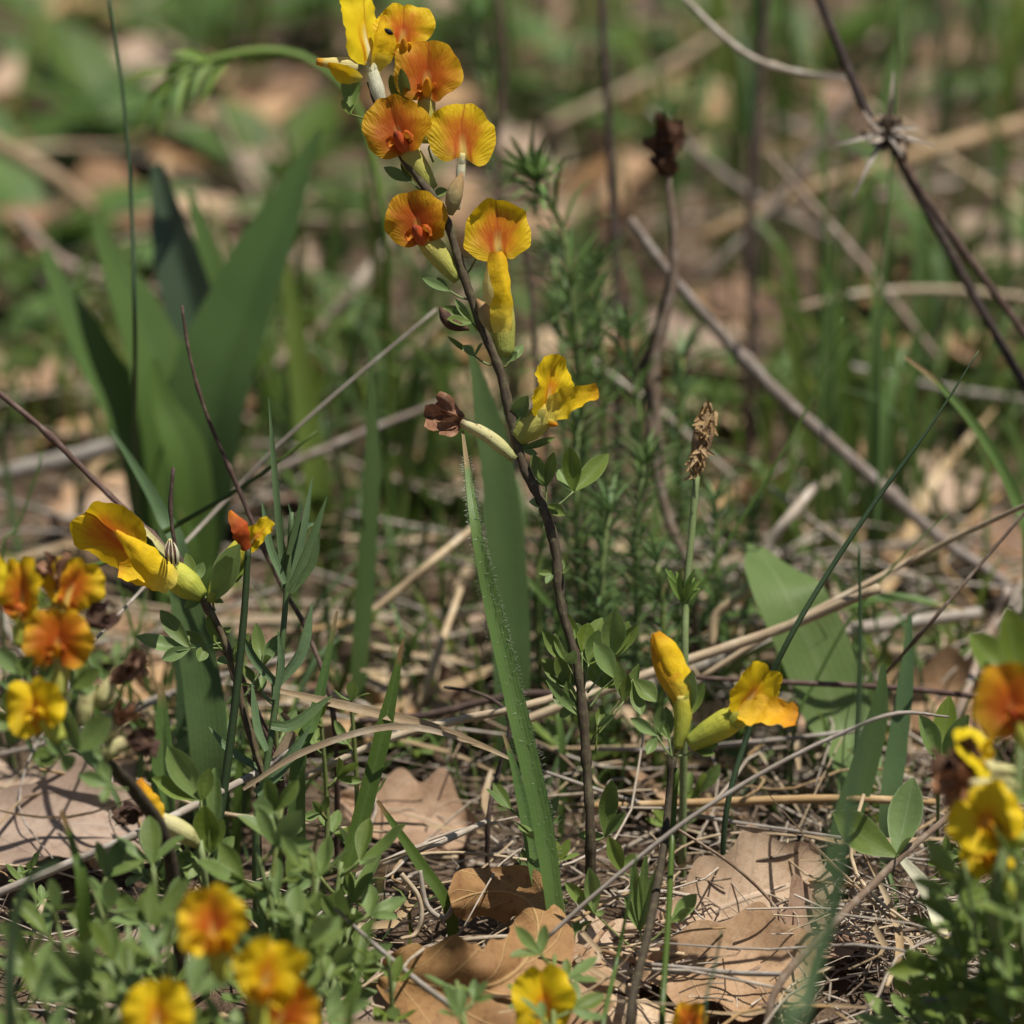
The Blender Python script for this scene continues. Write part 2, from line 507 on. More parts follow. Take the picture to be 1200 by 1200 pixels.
M['straw_grey'] = bark_mat('straw_grey', (0.36, 0.31, 0.25), (0.27, 0.225, 0.18), (0.44, 0.39, 0.33), 150, 0.7, 0.0, 0.4, 0.25)
M['straw_tan'] = bark_mat('straw_tan', (0.34, 0.235, 0.13), (0.26, 0.17, 0.09), (0.42, 0.31, 0.19), 120, 0.65, 0.0, 0.35, 0.25)
M['straw_blade'] = bark_mat('straw_blade', (0.40, 0.30, 0.18), (0.30, 0.21, 0.12), (0.47, 0.38, 0.26), 80, 0.6, 0.15, 0.35, 0.2)
M['twig_red'] = bark_mat('twig_red', (0.15, 0.085, 0.062), (0.105, 0.055, 0.042), (0.20, 0.13, 0.10), 350, 0.6)
M['twig_dark'] = bark_mat('twig_dark', (0.085, 0.055, 0.042), (0.05, 0.034, 0.028), (0.13, 0.09, 0.07), 350, 0.7)
M['twig_brown'] = bark_mat('twig_brown', (0.20, 0.145, 0.10), (0.13, 0.085, 0.055), (0.27, 0.21, 0.16), 300, 0.75)
M['twig_grey'] = bark_mat('twig_grey', (0.30, 0.24, 0.19), (0.20, 0.15, 0.115), (0.40, 0.34, 0.29), 200, 0.75)
M['fluff'] = bark_mat('fluff', (0.36, 0.235, 0.11), (0.24, 0.145, 0.065), (0.45, 0.32, 0.18), 300, 0.8, 0.1)
M['oak_tan'] = dead_leaf_mat('oak_tan', (0.45, 0.295, 0.18), (0.36, 0.22, 0.125), (0.22, 0.12, 0.065), (0.46, 0.35, 0.23))
M['oak_brown'] = dead_leaf_mat('oak_brown', (0.28, 0.16, 0.085), (0.22, 0.12, 0.065), (0.13, 0.065, 0.035), (0.42, 0.29, 0.16), 0.1)
M['oak_pale'] = dead_leaf_mat('oak_pale', (0.50, 0.37, 0.265), (0.43, 0.30, 0.205), (0.30, 0.19, 0.115), (0.48, 0.38, 0.29))
M['beetle'] = bark_mat('beetle', (0.012, 0.011, 0.010), (0.02, 0.018, 0.015), None, 600, 0.3)
M['hair'] = bark_mat('hair', (0.55, 0.58, 0.45), (0.6, 0.62, 0.5), None, 100, 0.6, 0.2)


def ground_mat():
    t = NT('forest_soil')
    ob = t.obj()
    n1 = t.noise(ob, 9, 6)
    n2 = t.noise(ob, 70, 5, 0.7)
    n3 = t.noise(ob, 320, 3)
    c = t.mix(t.ramp(n2, [(0.35, (0, 0, 0)), (0.65, (1, 1, 1))]), (0.055, 0.036, 0.024), (0.14, 0.095, 0.062))
    c = t.mix(t.ramp(n1, [(0.45, (0, 0, 0)), (0.7, (0.7, 0.7, 0.7))]), c, (0.20, 0.14, 0.09))
    c = t.mix(t.ramp(n3, [(0.58, (0, 0, 0)), (0.7, (0.6, 0.6, 0.6))]), c, (0.25, 0.19, 0.13))
    return t.finish(c, 0.9, 0, t.math('ADD', n2, n3), 1.0, 0.004, 0.1)


M['soil'] = ground_mat()

# ------------------------------------------------------------------ the ground
R = random.Random(7)
NV = np.array(A(0, 0, 1))           # direction towards the viewer, for turning faces of leaves


def ground_z(x, y):
    return 0.004 * mnoise.noise((x * 9, y * 9, 0.3)) + 0.0025 * mnoise.noise((x * 31, y * 31, 4.0)) - 0.002


def make_ground():
    xs = np.concatenate([[-150, -40, -10, -3, -1.6], np.linspace(-1.2, 1.2, 121), [1.6, 3, 10, 40, 150]])
    ys = np.concatenate([[-150, -40, -10, -3, -1, 0.0], np.linspace(0.3, 3.3, 151), [4, 6, 12, 40, 150]])
    V = np.zeros((len(ys), len(xs), 3))
    U = np.zeros((len(ys), len(xs), 2))
    for i, y in enumerate(ys):
        for j, x in enumerate(xs):
            V[i, j] = (x, y, ground_z(x, y) if abs(x) < 1.25 and 0.25 < y < 3.35 else -0.002)
            U[i, j] = (x, y)
    mb = MB()
    mb.grid(V, U)
    o = build(mb, 'ground', M['soil'], origin=(0, 0, 0))
    tag(o, kind='structure')


make_ground()

# ------------------------------------------------------------------ petals and leaves


def add_standard(mb, T, up, face, w, h, fold=0.18, cup=0.0, ruffle=0.05, hood=0.0, seed=0, lift=0.30, split=0.0, crumple=0.0):
    up = nrm(up)
    face = nrm(np.asarray(face) - up * (np.asarray(face) @ up))
    right = np.cross(up, face)
    nr, na = 12, 60
    V = np.zeros((nr + 1, na, 3))
    U = np.zeros((nr + 1, na, 2))
    rg = random.Random(seed)
    ph = [rg.uniform(0, 6.28) for _ in range(4)]
    for i in range(nr + 1):
        r = max(i / nr, 0.001)
        for j in range(na):
            th = 2 * math.pi * j / na
            d1 = math.atan2(math.sin(th - math.pi / 2), math.cos(th - math.pi / 2))
            d2 = math.atan2(math.sin(th + math.pi / 2), math.cos(th + math.pi / 2))
            rr = 1 - (0.07 + split) * math.exp(-(d1 / 0.16) ** 2) - 0.22 * math.exp(-(d2 / 0.30) ** 2)
            rr += 0.04 * math.sin(2 * th + ph[1] * 2) * 0.6 + 0.035 * math.sin(3 * th + ph[0]) + 0.022 * math.sin(5 * th + ph[2]) + 0.014 * math.sin(11 * th + ph[1])
            x = r * rr * math.cos(th)
            y = r * rr * math.sin(th)
            X, Y = x * w / 2, y * h / 2
            z = fold * (abs(X) - 0.75 * X * X / (w / 2)) * 1.6 + cup * (r ** 2) * h * 0.5
            z += ruffle * w * 0.5 * r ** 3 * (math.sin(4 * th + ph[2]) * 0.9 + math.sin(9 * th + ph[3]) * 0.5 + 0.35 * math.sin(23 * th + ph[0]) * r ** 2)
            z += hood * h * max(0.0, y - 0.35) ** 2
            q = np.array((X, Y, z))
            k = 1.0 / max(w, 1e-6)
            nv = mnoise.noise_vector((X * k * 3 + seed * 1.7, Y * k * 3, seed))
            q += np.array(nv) * w * (0.075 + crumple) * r
            V[i, j] = T + up * (lift * h + q[1]) + right * q[0] + face * q[2]
            U[i, j] = (0.5 + x / 2, 0.5 + y / 2)
    mb.grid(V, U, True)


def add_loft(mb, pts, rx, ry, side, seg=12, n=14):
    """rounded body with elliptical sections; rx along 'side', ry across it"""
    p = spl(pts, n)
    t = tangents(p)
    a = np.array([nrm(np.asarray(side) - ti * (np.asarray(side) @ ti)) for ti in t])
    b = np.cross(t, a)
    tt = np.linspace(0, 1, n)
    rx = np.interp(tt, np.linspace(0, 1, len(rx)), rx)
    ry = np.interp(tt, np.linspace(0, 1, len(ry)), ry)
    V = np.zeros((n, seg, 3))
    U = np.zeros((n, seg, 2))
    for j in range(seg):
        th = 2 * math.pi * j / seg
        V[:, j] = p + a * (math.cos(th) * rx)[:, None] + b * (math.sin(th) * ry)[:, None]
        U[:, j, 0] = j / seg
        U[:, j, 1] = tt
    o = mb.n
    mb.grid(V, U, True)
    mb.f.append(tuple(o + j for j in reversed(range(seg))))
    mb.f.append(tuple(o + (n - 1) * seg + j for j in range(seg)))


def add_petal(mb, base, tip, w, nor, fold=0.3, prof=(0.25, 0.75, 1.0, 0.95, 0.6, 0.12), bow=0.1, wave=0.05, seed=0):
    base, tip = np.asarray(base), np.asarray(tip)
    L = np.linalg.norm(tip - base)
    mid = (base + tip) / 2 + nrm(nor) * bow * L
    mb.ribbon([base, mid, tip], [w * q for q in prof], nor, n=14, fold=fold * 1.3, cols=9, wave=wave, seed=seed + w * 1e4, curve=True, crinkle=0.10)


def add_crumple(mb, c, ax, size, seed, spread=0.6):
    """shrivelled petals: a few folded sheets"""
    rg = random.Random(seed)
    for k in range(4):
        d = nrm(np.asarray(ax) + np.array([rg.uniform(-1, 1) for _ in range(3)]) * spread)
        s = nrm(np.cross(d, [rg.uniform(-1, 1) for _ in range(3)]))
        m = np.cross(s, d)
        L = size * rg.uniform(0.6, 1.0)
        V = np.zeros((9, 9, 3))
        U = np.zeros((9, 9, 2))
        for i in range(9):
            for j in range(9):
                t, x = i / 8, j / 4 - 1
                q = np.array(mnoise.noise_vector((t * 2.6 + seed, x * 1.6, k * 3.1)))
                ww = L * 0.42 * (0.35 + math.sin(min(t * 2.2, 1.57)))
                V[i, j] = c + d * (L * t) + s * x * ww * 0.6 + m * 0.4 * ww * x * x + q * L * 0.20
                U[i, j] = (j / 8, t)
        mb.grid(V, U)


def px(n, d=FOCUS):
    return n * d * K


def add_teeth(mb, T, ax, sd, r, n=5, seed=0):
    """the small pointed lobes on the rim of a calyx"""
    rg = random.Random(seed)
    ot = np.cross(ax, sd)
    for k in range(n):
        a = 2 * math.pi * (k + rg.uniform(-0.2, 0.2)) / n
        o = sd * math.cos(a) + ot * math.sin(a)
        b = T + o * r * 0.93 - ax * r * 0.5
        mb.ribbon([b, b + ax * r * 0.6 + o * r * 0.14, b + ax * r * rg.uniform(1.0, 1.4) + o * r * rg.uniform(0.0, 0.3)], [r * 1.1, r * 0.8, r * 0.08], o, n=4, cols=3, fold=-0.2)


def flower(plant, base, throat, up, face, w, h, std='petal_orange', tube='tube', tw=(5, 10, 12), wings='wing_orange', keel='keel_red',
           kdir=None, klen=34, kw=11, wlen=30, ww=14, d=FOCUS, fold=0.18, cup=0.0, ruffle=0.05, hood=0.0, seed=0, lift=0.30, split=0.0,
           kup=0.25, label=None, tuck=0.85, wspread=0.35):
    """one pea flower: calyx tube, standard, two wings, keel"""
    B = P(base[0], base[1], d + (base[2] if len(base) > 2 else 0.0))
    T = P(throat[0], throat[1], d + (throat[2] if len(throat) > 2 else 0.0))
    s = d * K
    upv = nrm(A(*up))
    fv = nrm(A(*face))
    fv = nrm(fv - upv * (fv @ upv))
    right = np.cross(upv, fv)
    mb = MB()
    ax = nrm(T - B)
    sd = nrm(np.cross(ax, FW))
    mid = (B + T) / 2 + np.cross(sd, ax) * 0.0
    Tt = T - fv * tw[-1] * s * tuck
    add_loft(mb, [B, B * 0.6 + Tt * 0.4, B * 0.15 + Tt * 0.85, Tt + ax * s * 7], [x * s for x in tw] + [tw[-1] * s * 0.7], [x * s * 0.9 for x in tw] + [tw[-1] * s * 0.6], sd)
    add_teeth(mb, Tt - ax * s * 3, ax, sd, tw[-1] * s * 0.9, 5, seed)
    fl = build(mb, 'flower', M[tube], plant)
    if label:
        fl['label'] = label
    mb = MB()
    add_standard(mb, T, upv, fv, w * s, h * s, fold, cup, ruffle, hood, seed, lift, split)
    build(mb, 'standard_petal', M[std], fl)
    kd = nrm(A(*kdir)) if kdir is not None else nrm(fv * 0.9 + upv * kup)
    if wings:
        for sg in (-1, 1):
            mb = MB()
            b0 = T + right * sg * s * kw * 0.5
            add_petal(mb, b0, b0 + kd * wlen * s + right * sg * s * wlen * wspread * 0.5 - upv * s * 2, ww * s, right * sg + upv * 0.3, fold=-0.45, bow=0.16, seed=seed + sg)
            build(mb, 'wing_petal', M[wings], fl)
    if keel:
        mb = MB()
        a0, a1 = T - kd * s * 6, T + kd * klen * s
        k2 = (a0 + a1) / 2 - upv * s * klen * 0.10
        add_loft(mb, [a0, k2, a1 + upv * s * 3], [x * kw * s for x in (0.32, 0.5, 0.5, 0.42, 0.12)], [x * kw * s for x in (0.4, 0.75, 0.8, 0.6, 0.15)], right)
        build(mb, 'keel', M[keel], fl)
    return fl


LEAF_PROF = (0.12, 0.50, 0.82, 1.0, 0.97, 0.72, 0.10)


def add_leaflet(mb, base, tip, w, nor, fold=0.30, bow=0.06):
    base, tip = np.asarray(base), np.asarray(tip)
    L = np.linalg.norm(tip - base)
    mid = (base + tip) / 2 - nrm(nor) * bow * L
    mb.ribbon([base, mid, tip], [w * q for q in LEAF_PROF], nor, n=8, fold=fold, cols=5)


def leaf(plant, node, joint, tips, d=FOCUS, mat='leaflet', nor=None, seed=0, pw=2.6):
    """a stalk carrying leaflets, given in photo points; tips: (u, v, width[, depth step])"""
    rg = random.Random(seed + int(joint[0] * 7 + joint[1]))
    N = P(node[0], node[1], d + (node[2] if len(node) > 2 else 0))
    J = P(joint[0], joint[1], d + (joint[2] if len(joint) > 2 else 0))
    mb = MB()
    mb.tube([N, (N + J) / 2 + A(0, -1, 0) * px(2, d), J], [px(pw * 0.6, d), px(pw * 0.45, d)], 5, 6)
    lf = build(mb, 'leaf', M['petiole'], plant)
    for t in tips:
        dz = t[3] if len(t) > 3 else rg.uniform(-0.004, 0.004)
        mb = MB()
        tip = P(t[0], t[1], d + dz)
        nn = nor if nor is not None else (0, 0.35, 1)
        nn = nrm(A(nn[0] + rg.uniform(-0.35, 0.35), nn[1] + rg.uniform(-0.2, 0.3), nn[2]))
        add_leaflet(mb, J, tip, px(t[2], d) * 1.12, nn, fold=rg.uniform(0.25, 0.75), bow=rg.uniform(0.0, 0.14))
        build(mb, 'leaflet', M[mat], lf)
    return lf


def leaf3(plant, N, out, size, rg, mat='leaflet', pet=0.5, n=3, wr=0.40):
    """a three-part leaf growing from N in direction out"""
    out = nrm(out)
    nor = nrm(np.array((rg.uniform(-0.5, 0.5), rg.uniform(-0.7, 0.2), 1.0)))
    if abs(nor @ out) > 0.85:
        nor = nrm(np.array((rg.uniform(-1, 1), -1, 0.3)))
    side = nrm(np.cross(out, nor))
    J = N + out * size * pet
    mb = MB()
    mb.tube([N, (N + J) / 2 - np.array((0, 0, size * 0.04)), J], [0.0005, 0.0004], 4, 4)
    lf = build(mb, 'leaf', M['petiole'], plant)
    for k in range(n):
        a = (k - (n - 1) / 2) * rg.uniform(0.75, 1.05)
        dr = nrm(out * math.cos(a) + side * math.sin(a) + nor * rg.uniform(-0.05, 0.35))
        L = size * (1.0 if k == (n - 1) / 2 else 0.85) * rg.uniform(0.85, 1.1)
        mb = MB()
        add_leaflet(mb, J, J + dr * L, L * wr * rg.uniform(0.85, 1.15), nor + side * (k - 1) * -0.3, fold=rg.uniform(0.2, 0.6), bow=rg.uniform(-0.05, 0.14))
        build(mb, 'leaflet', M[mat], lf)
    return lf


def sprig(plant, pts, count, size, rg, mat='leaflet', start=0.15, r=0.0011, stem=True, stem_mat='petiole'):
    p = spl(pts, 40)
    t = tangents(p)
    if stem:
        mb = MB()
        mb.tube(pts, [r, r * 0.6], 6, 14)
        build(mb, 'stem', M[stem_mat], plant)
    a = rg.uniform(0, 6.28)
    for k in range(count):
        f = start + (1 - start) * (k + 0.5) / count
        i = int(f * 39)
        a += 2.4 + rg.uniform(-0.5, 0.5)
        s = nrm(np.cross(t[i], (0.2, 1, 0.1)))
        b = np.cross(t[i], s)
        out = s * math.cos(a) + b * math.sin(a) + t[i] * rg.uniform(0.45, 0.9) + np.array((0, 0, 0.25))
        leaf3(plant, p[i], out, size * rg.uniform(0.75, 1.15), rg, mat)


# ------------------------------------------------------------------ the flowering shoot in the middle
a_pts = [(432, 96), (455, 160), (490, 208), (520, 252), (540, 312), (560, 372), (585, 432), (597, 482), (612, 542), (636, 592), (651, 645), (658, 712),
         (675, 772), (683, 835), (688, 905, 1.2), (692, 985, 1.2)]
a3 = pts3(a_pts)
base_a = foot(a3[-1])
shoot = thing('broom_shoot', (base_a[0], base_a[1], 0), 'tall leaning broom shoot crowded with orange and yellow pea flowers at its top', 'flower plant', 'flowering broom shoots')
mb = MB()
mb.tube(np.vstack([a3, base_a]), [px(q) for q in (3.0, 4.2, 5.2, 5.6, 5.6, 5.8, 6.0, 6.0, 6.0, 6.2, 6.0, 6.0, 6.2, 6.4, 6.6, 7, 7)], 8, 130, jitter=0.2, rng=R)
build(mb, 'stem', M['stem_bark'], shoot)
# flowers, from the tip downwards
flower(shoot, (447, 122), (434, 78), (-0.12, 1, -0.1), (-0.86, 0.05, -0.5), 84, 108, 'petal_bright', 'claw_white', (6, 9, 8), None, None, fold=0.30, ruffle=0.07, tuck=0.0, seed=1, lift=0.44, d=1.2, label='bright yellow flower turned away')
mb = MB()
add_loft(mb, [P(418, 80, 1.199), P(398, 76, 1.198), P(371, 72, 1.197)], [px(q) for q in (7, 10, 9, 6, 4)], [px(q) for q in (6, 11, 9, 6, 4)], A(0, 0, 1))
fl1 = [o for o in shoot.children if o.name.startswith('flower')][-1]
build(mb, 'keel', M['keel_pale'], fl1)
mb = MB()
add_petal(mb, P(424, 92, 1.198), P(384, 74, 1.196), px(24), A(0.1, -0.6, 0.8), 0.3)
build(mb, 'wing_petal', M['wing_yellow'], fl1)
mb = MB()
add_petal(mb, P(440, 86, 1.201), P(449, 18, 1.199), px(32), A(0.5, 0.2, 0.8), 0.3)
build(mb, 'wing_petal', M['wing_yellow'], fl1)
flower(shoot, (478, 118, 0.003), (473, 58, 0.002), (-0.03, 1, -0.15), (0.05, 0.35, 0.95), 70, 66, 'petal_amber', 'tube', (6, 10, 12), 'wing_yellow', 'keel_orange', klen=22, kw=10, wlen=18, ww=10, seed=2, lift=0.36, ruffle=0.08, split=0.05, fold=0.25)
flower(shoot, (500, 168, 0.002), (500, 106), (0.02, 1, -0.05), (0.05, 0.2, 0.95), 82, 78, 'petal_orange', 'tube', (6, 9, 11), 'wing_orange', 'keel_orange', klen=30, kw=11, wlen=26, ww=12, seed=3, lift=0.28, fold=0.22)
flower(shoot, (506, 222, 0.002), (471, 168, -0.002), (-0.34, 0.94, 0), (-0.15, 0.2, 0.95), 76, 78, 'petal_orange', 'tube', (8, 13, 14), 'wing_orange', 'keel_red', klen=36, kw=15, wlen=34, ww=18, seed=4, lift=0.26, fold=0.24)
flower(shoot, (536, 246, -0.001), (541, 186, -0.002), (0.02, 1, -0.06), (0.05, 0.35, 0.93), 79, 75, 'petal_amber', 'claw_white', (3, 4.6, 5.6), None, None, tuck=0.0, seed=5, lift=0.37, fold=0.10, ruffle=0.05, label='open standard on a narrow whitish claw')
flower(shoot, (537, 328, 0.001), (494, 276, -0.001), (-0.30, 0.95, 0.05), (-0.2, 0.15, 0.95), 78, 68, 'petal_orange', 'tube', (7, 12, 14), 'wing_orange', 'keel_red', klen=36, kw=15, wlen=34, ww=18, seed=6, lift=0.30, fold=0.26)
flower(shoot, (592, 418, 0.001), (584, 302, -0.001), (-0.03, 1, -0.02), (0.02, 0.3, 0.95), 80, 78, 'petal_amber', 'tube', (11, 15, 12), None, None, seed=7, lift=0.39, fold=0.10, hood=0.35)
fl7 = [o for o in shoot.children if o.name.startswith('flower')][-1]
mb = MB()
add_petal(mb, P(594, 390, 1.190), P(585, 294, 1.188), px(31), A(0.35, 0.45, 0.8), -0.7, (0.75, 1.0, 0.8, 0.72, 0.9, 0.6), 0.10, 0.08)
build(mb, 'wing_petal', M['wing_yellow'], fl7)
mb = MB()
add_petal(mb, P(579, 380, 1.197), P(573, 300, 1.196), px(20), A(-0.6, 0.3, 0.7), -0.3)
build(mb, 'wing_petal', M['keel_pale'], fl7)
flower(shoot, (606, 514), (640, 484, -0.001), (0.14, 1, -0.1), (0.80, 0.15, 0.55), 74, 82, 'petal_yellow', 'tube', (10, 16, 16), None, 'keel_orange', kdir=(0.45, -0.62, 0.5), klen=26, kw=8, tuck=0.0, seed=8, lift=0.38, fold=0.16, ruffle=0.10, hood=0.25)
fl8 = [o for o in shoot.children if o.name.startswith('flower')][-1]
mb = MB()
add_petal(mb, P(642, 484, 1.194), P(701, 458, 1.186), px(38), A(0.1, 0.35, 0.9), 0.2, (0.5, 0.95, 1.0, 0.75, 0.55, 0.5), 0.06, 0.08)
build(mb, 'wing_petal', M['wing_yellow'], fl8)
mb = MB()
add_petal(mb, P(640, 474, 1.202), P(694, 466, 1.199), px(26), A(-0.1, 0.6, 0.7), 0.2)
build(mb, 'wing_petal', M['wing_yellow'], fl8)
# withered ones and empty calyces
def withered(plant, base, mid, ax, size, d=FOCUS, tw=(7, 10, 9, 7), tube='tube_pale', mat='withered', seed=0):
    mb = MB()
    B, T = P(base[0], base[1], d), P(mid[0], mid[1], d)
    add_loft(mb, [B, (B + T) / 2 + A(0, 0.06, 0) * np.linalg.norm(T - B), T], [px(q, d) for q in tw], [px(q * 0.85, d) for q in tw], A(0, 0, 1))
    o = build(mb, 'flower', M[tube], plant)
    o['label'] = 'withered flower with a shrivelled brown petal tip'
    mb = MB()
    add_crumple(mb, T, A(*ax), px(size, d), seed)
    build(mb, 'withered_petal', M[mat], o)
    return o

withered(shoot, (604, 538), (540, 494), (-1, 0.05, 0.2), 44, seed=17)
mb = MB()
add_loft(mb, [P(528, 252, 1.197), P(533, 226, 1.196), P(542, 202, 1.196)], [px(q) for q in (3, 9, 10, 8, 1.2)], [px(q) for q in (3, 9, 10, 7, 1)], A(0, 0, 1))
build(mb, 'calyx', M['tube_tan'], shoot)
mb = MB()
add_loft(mb, [P(577, 388, 1.196), P(569, 366, 1.195), P(558, 350, 1.195)], [px(q) for q in (3, 10, 11, 7, 1.2)], [px(q) for q in (3, 9, 10, 6, 1)], A(0, 0, 1))
build(mb, 'calyx', M['tube_tan'], shoot)
mb = MB()
add_loft(mb, [P(550, 386, 1.199), P(528, 378, 1.199), P(515, 360, 1.199)], [px(q) for q in (1.5, 6, 9, 8, 1.2)], [px(q) for q in (1.5, 6, 8, 7, 1)], A(0, 0, 1))
build(mb, 'withered_bud', M['withered_dark'], shoot)
# leaves of the tall shoot
LA = [((684, 806), (690, 778), [(676, 730, 18), (702, 738, 20), (712, 762, 16)]), ((690, 830), (706, 806), [(688, 774, 17), (731, 790, 18), (716, 770, 14)]), ((686, 842), (672, 828), [(648, 812, 17), (656, 840, 12), (664, 798, 13)]),
      ((448, 140), (410, 134), [(412, 70, 22), (400, 117, 7)]), ((486, 190), (478, 126), [(457, 88, 17), (470, 80, 13)]),
      ((506, 232), (482, 213), [(450, 196, 13), (470, 190, 9)]), ((508, 190), (502, 173), [(531, 147, 10), (532, 158, 9)]),
      ((514, 236), (507, 232), [(497, 213, 13), (524, 222, 12), (488, 232, 9)]), ((546, 322), (558, 302), [(584, 270, 10), (562, 280, 6)]),
      ((552, 352), (527, 341), [(495, 326, 10), (512, 325, 7)]), ((568, 392), (553, 378), [(520, 360, 15), (524, 374, 13), (533, 350, 9)]),
      ((576, 428), (556, 417), [(524, 394, 6), (542, 405, 10), (566, 402, 7)]), ((590, 430), (596, 424), [(613, 404, 11), (606, 412, 9)]),
      ((600, 506), (600, 498), [(619, 464, 21), (592, 470, 10)]), ((610, 535), (608, 526), [(651, 513, 9), (622, 506, 11), (630, 532, 10)]),
      ((640, 596), (640, 570), [(624, 532, 16), (649, 530, 14), (632, 556, 14)]), ((644, 598), (672, 576), [(668, 524, 22), (713, 532, 21), (655, 550, 17)]),
      ((640, 598), (642, 592), [(620, 588, 13), (662, 604, 14), (632, 604, 12)]), ((655, 672), (658, 670), [(669, 665, 10), (660, 656, 6)]),
      ((656, 676), (648, 672), [(631, 672, 7), (640, 684, 8)]),
      ((682, 800), (682, 764), [(690, 730, 20), (706, 724, 18), (661, 716, 14), (671, 748, 13)]), ((684, 806), (664, 778), [(635, 738, 17), (674, 762, 14), (650, 742, 13)]),
      ((688, 812), (716, 772), [(721, 714, 27), (748, 732, 15), (737, 728, 18)]), ((690, 818), (720, 794), [(696, 752, 23), (708, 768, 17)]),
      ((684, 832), (668, 808), [(636, 772, 19), (652, 768, 16)]), ((686, 850), (684, 842), [(661, 803, 17), (640, 797, 12), (670, 826, 11)]),
      ((692, 870), (731, 822), [(724, 776, 15), (749, 778, 13), (736, 790, 12)]), ((694, 866), (742, 796), [(769, 822, 23), (752, 838, 16), (728, 812, 14)]),
      ((698, 880), (700, 852), [(706, 826, 10), (720, 838, 9)]), ((694, 985), (709, 980), [(717, 914, 21), (733, 951, 12), (677, 979, 12)])]
for k, (n, j, tp) in enumerate(LA):
    leaf(shoot, n, j, tp, mat='leaflet_fresh' if k in (0, 1, 3, 16, 20, 22, 23) else 'leaflet', seed=k)
# a tiny beetle on a petal
mb = MB()
add_loft(mb, [P(451, 34, 1.186), P(455, 37, 1.1855), P(460, 40, 1.186)], [px(q) for q in (1, 3.2, 3.6, 1.5)], [px(q) for q in (1, 3, 3.2, 1.5)], A(0, 0, 1), 8, 8)
bt = build(mb, 'beetle', M['beetle'])
tag(bt, 'tiny black beetle sitting on an orange petal near the shoot tip', 'insect')

# ------------------------------------------------------------------ the shoot at the left
b3 = pts3([(240, 702, 1.2), (262, 748), (276, 790), (290, 850), (312, 920), (335, 1000, 1.2)])
bb = foot(b3[-1])
shb = thing('broom_shoot', (bb[0], bb[1], 0), 'small broom shoot with one large sideways yellow flower and a red-tipped bud', 'flower plant', 'flowering broom shoots')
mb = MB()
mb.tube(np.vstack([b3, bb]), [px(q) for q in (4, 4.4, 4.6, 4.6, 5, 5)], 7, 40, jitter=0.08, rng=R)
build(mb, 'stem', M['stem_bark'], shb)
flower(shb, (238, 699), (196, 668), (-0.80, 0.58, 0.05), (-0.50, -0.42, 0.75), 88, 96, 'petal_amber', 'tube_green', (8, 17, 18), None, None, fold=0.42, ruffle=0.06, tuck=0.0, seed=21, lift=0.80)
flb = [o for o in shb.children if o.name.startswith('flower')][-1]
mb = MB()
add_petal(mb, P(206, 684, 1.193), P(136, 622, 1.186), px(42), A(-0.1, 0.45, 0.85), -0.5, (0.7, 0.95, 0.9, 0.66, 0.42, 0.12), 0.05, 0.05)
build(mb, 'wing_petal', M['wing_yellow'], flb)
mb = MB()
add_petal(mb, P(200, 678, 1.197), P(139, 668, 1.196), px(38), A(-0.3, 0.3, 0.9), 0.25, (0.5, 0.95, 1.0, 0.9, 0.75, 0.5), 0.05, 0.06)
build(mb, 'wing_petal', M['wing_yellow'], flb)
mb = MB()
add_petal(mb, P(204, 664, 1.204), P(140, 606, 1.203), px(12), A(0.3, 0.7, 0.5), 0.3, (0.8, 0.8, 0.9, 1, 1, 0.8))
build(mb, 'claw', M['tube_pale'], flb)
# the red-tipped bud
mb = MB()
add_loft(mb, [P(246, 706), P(256, 682), P(278, 646), P(290, 634)], [px(q) for q in (5, 10, 13, 9)], [px(q) for q in (5, 9, 12, 8)], A(1, 0, 0))
bud = build(mb, 'bud', M['tube_green'], shb)
mb = MB()
add_petal(mb, P(291, 644, 1.192), P(270, 598, 1.190), px(25), A(0.5, 0.2, 0.8), -0.5, (0.5, 0.85, 1, 0.95, 0.7, 0.2), 0.2)
build(mb, 'bud_petal', M['petal_red'], bud)
mb = MB()
add_petal(mb, P(288, 646, 1.197), P(318, 610, 1.195), px(27), A(-0.1, 0.3, 0.9), 0.3, (0.5, 0.8, 1, 0.9, 0.8, 0.6), 0.1, 0.14)
build(mb, 'bud_petal', M['petal_yellow'], bud)
LB = [((252, 716), (249, 704), [(281, 638, 31, -0.012), (294, 652, 16, 0.002)]), ((262, 752), (223, 760), [(159, 746, 19), (188, 715, 19), (190, 773, 15)]),
      ((266, 758), (240, 758), [(217, 740, 16), (233, 775, 14)]), ((268, 766), (252, 752), [(244, 720, 13), (270, 735, 12), (262, 760, 10)]),
      ((244, 704), (229, 682), [(218, 648, 12), (238, 659, 12)]), ((246, 706), (240, 700), [(216, 712, 13), (262, 706, 8)]),
      ((280, 800), (268, 778), [(292, 742, 12), (255, 772, 11), (285, 762, 10)]), ((284, 820), (308, 780), [(300, 730, 15), (326, 744, 14), (318, 770, 12)])]
for k, (n, j, tp) in enumerate(LB):
    leaf(shb, n, j, tp, seed=50 + k, mat='leaflet_fresh' if k in (0, 3) else 'leaflet')

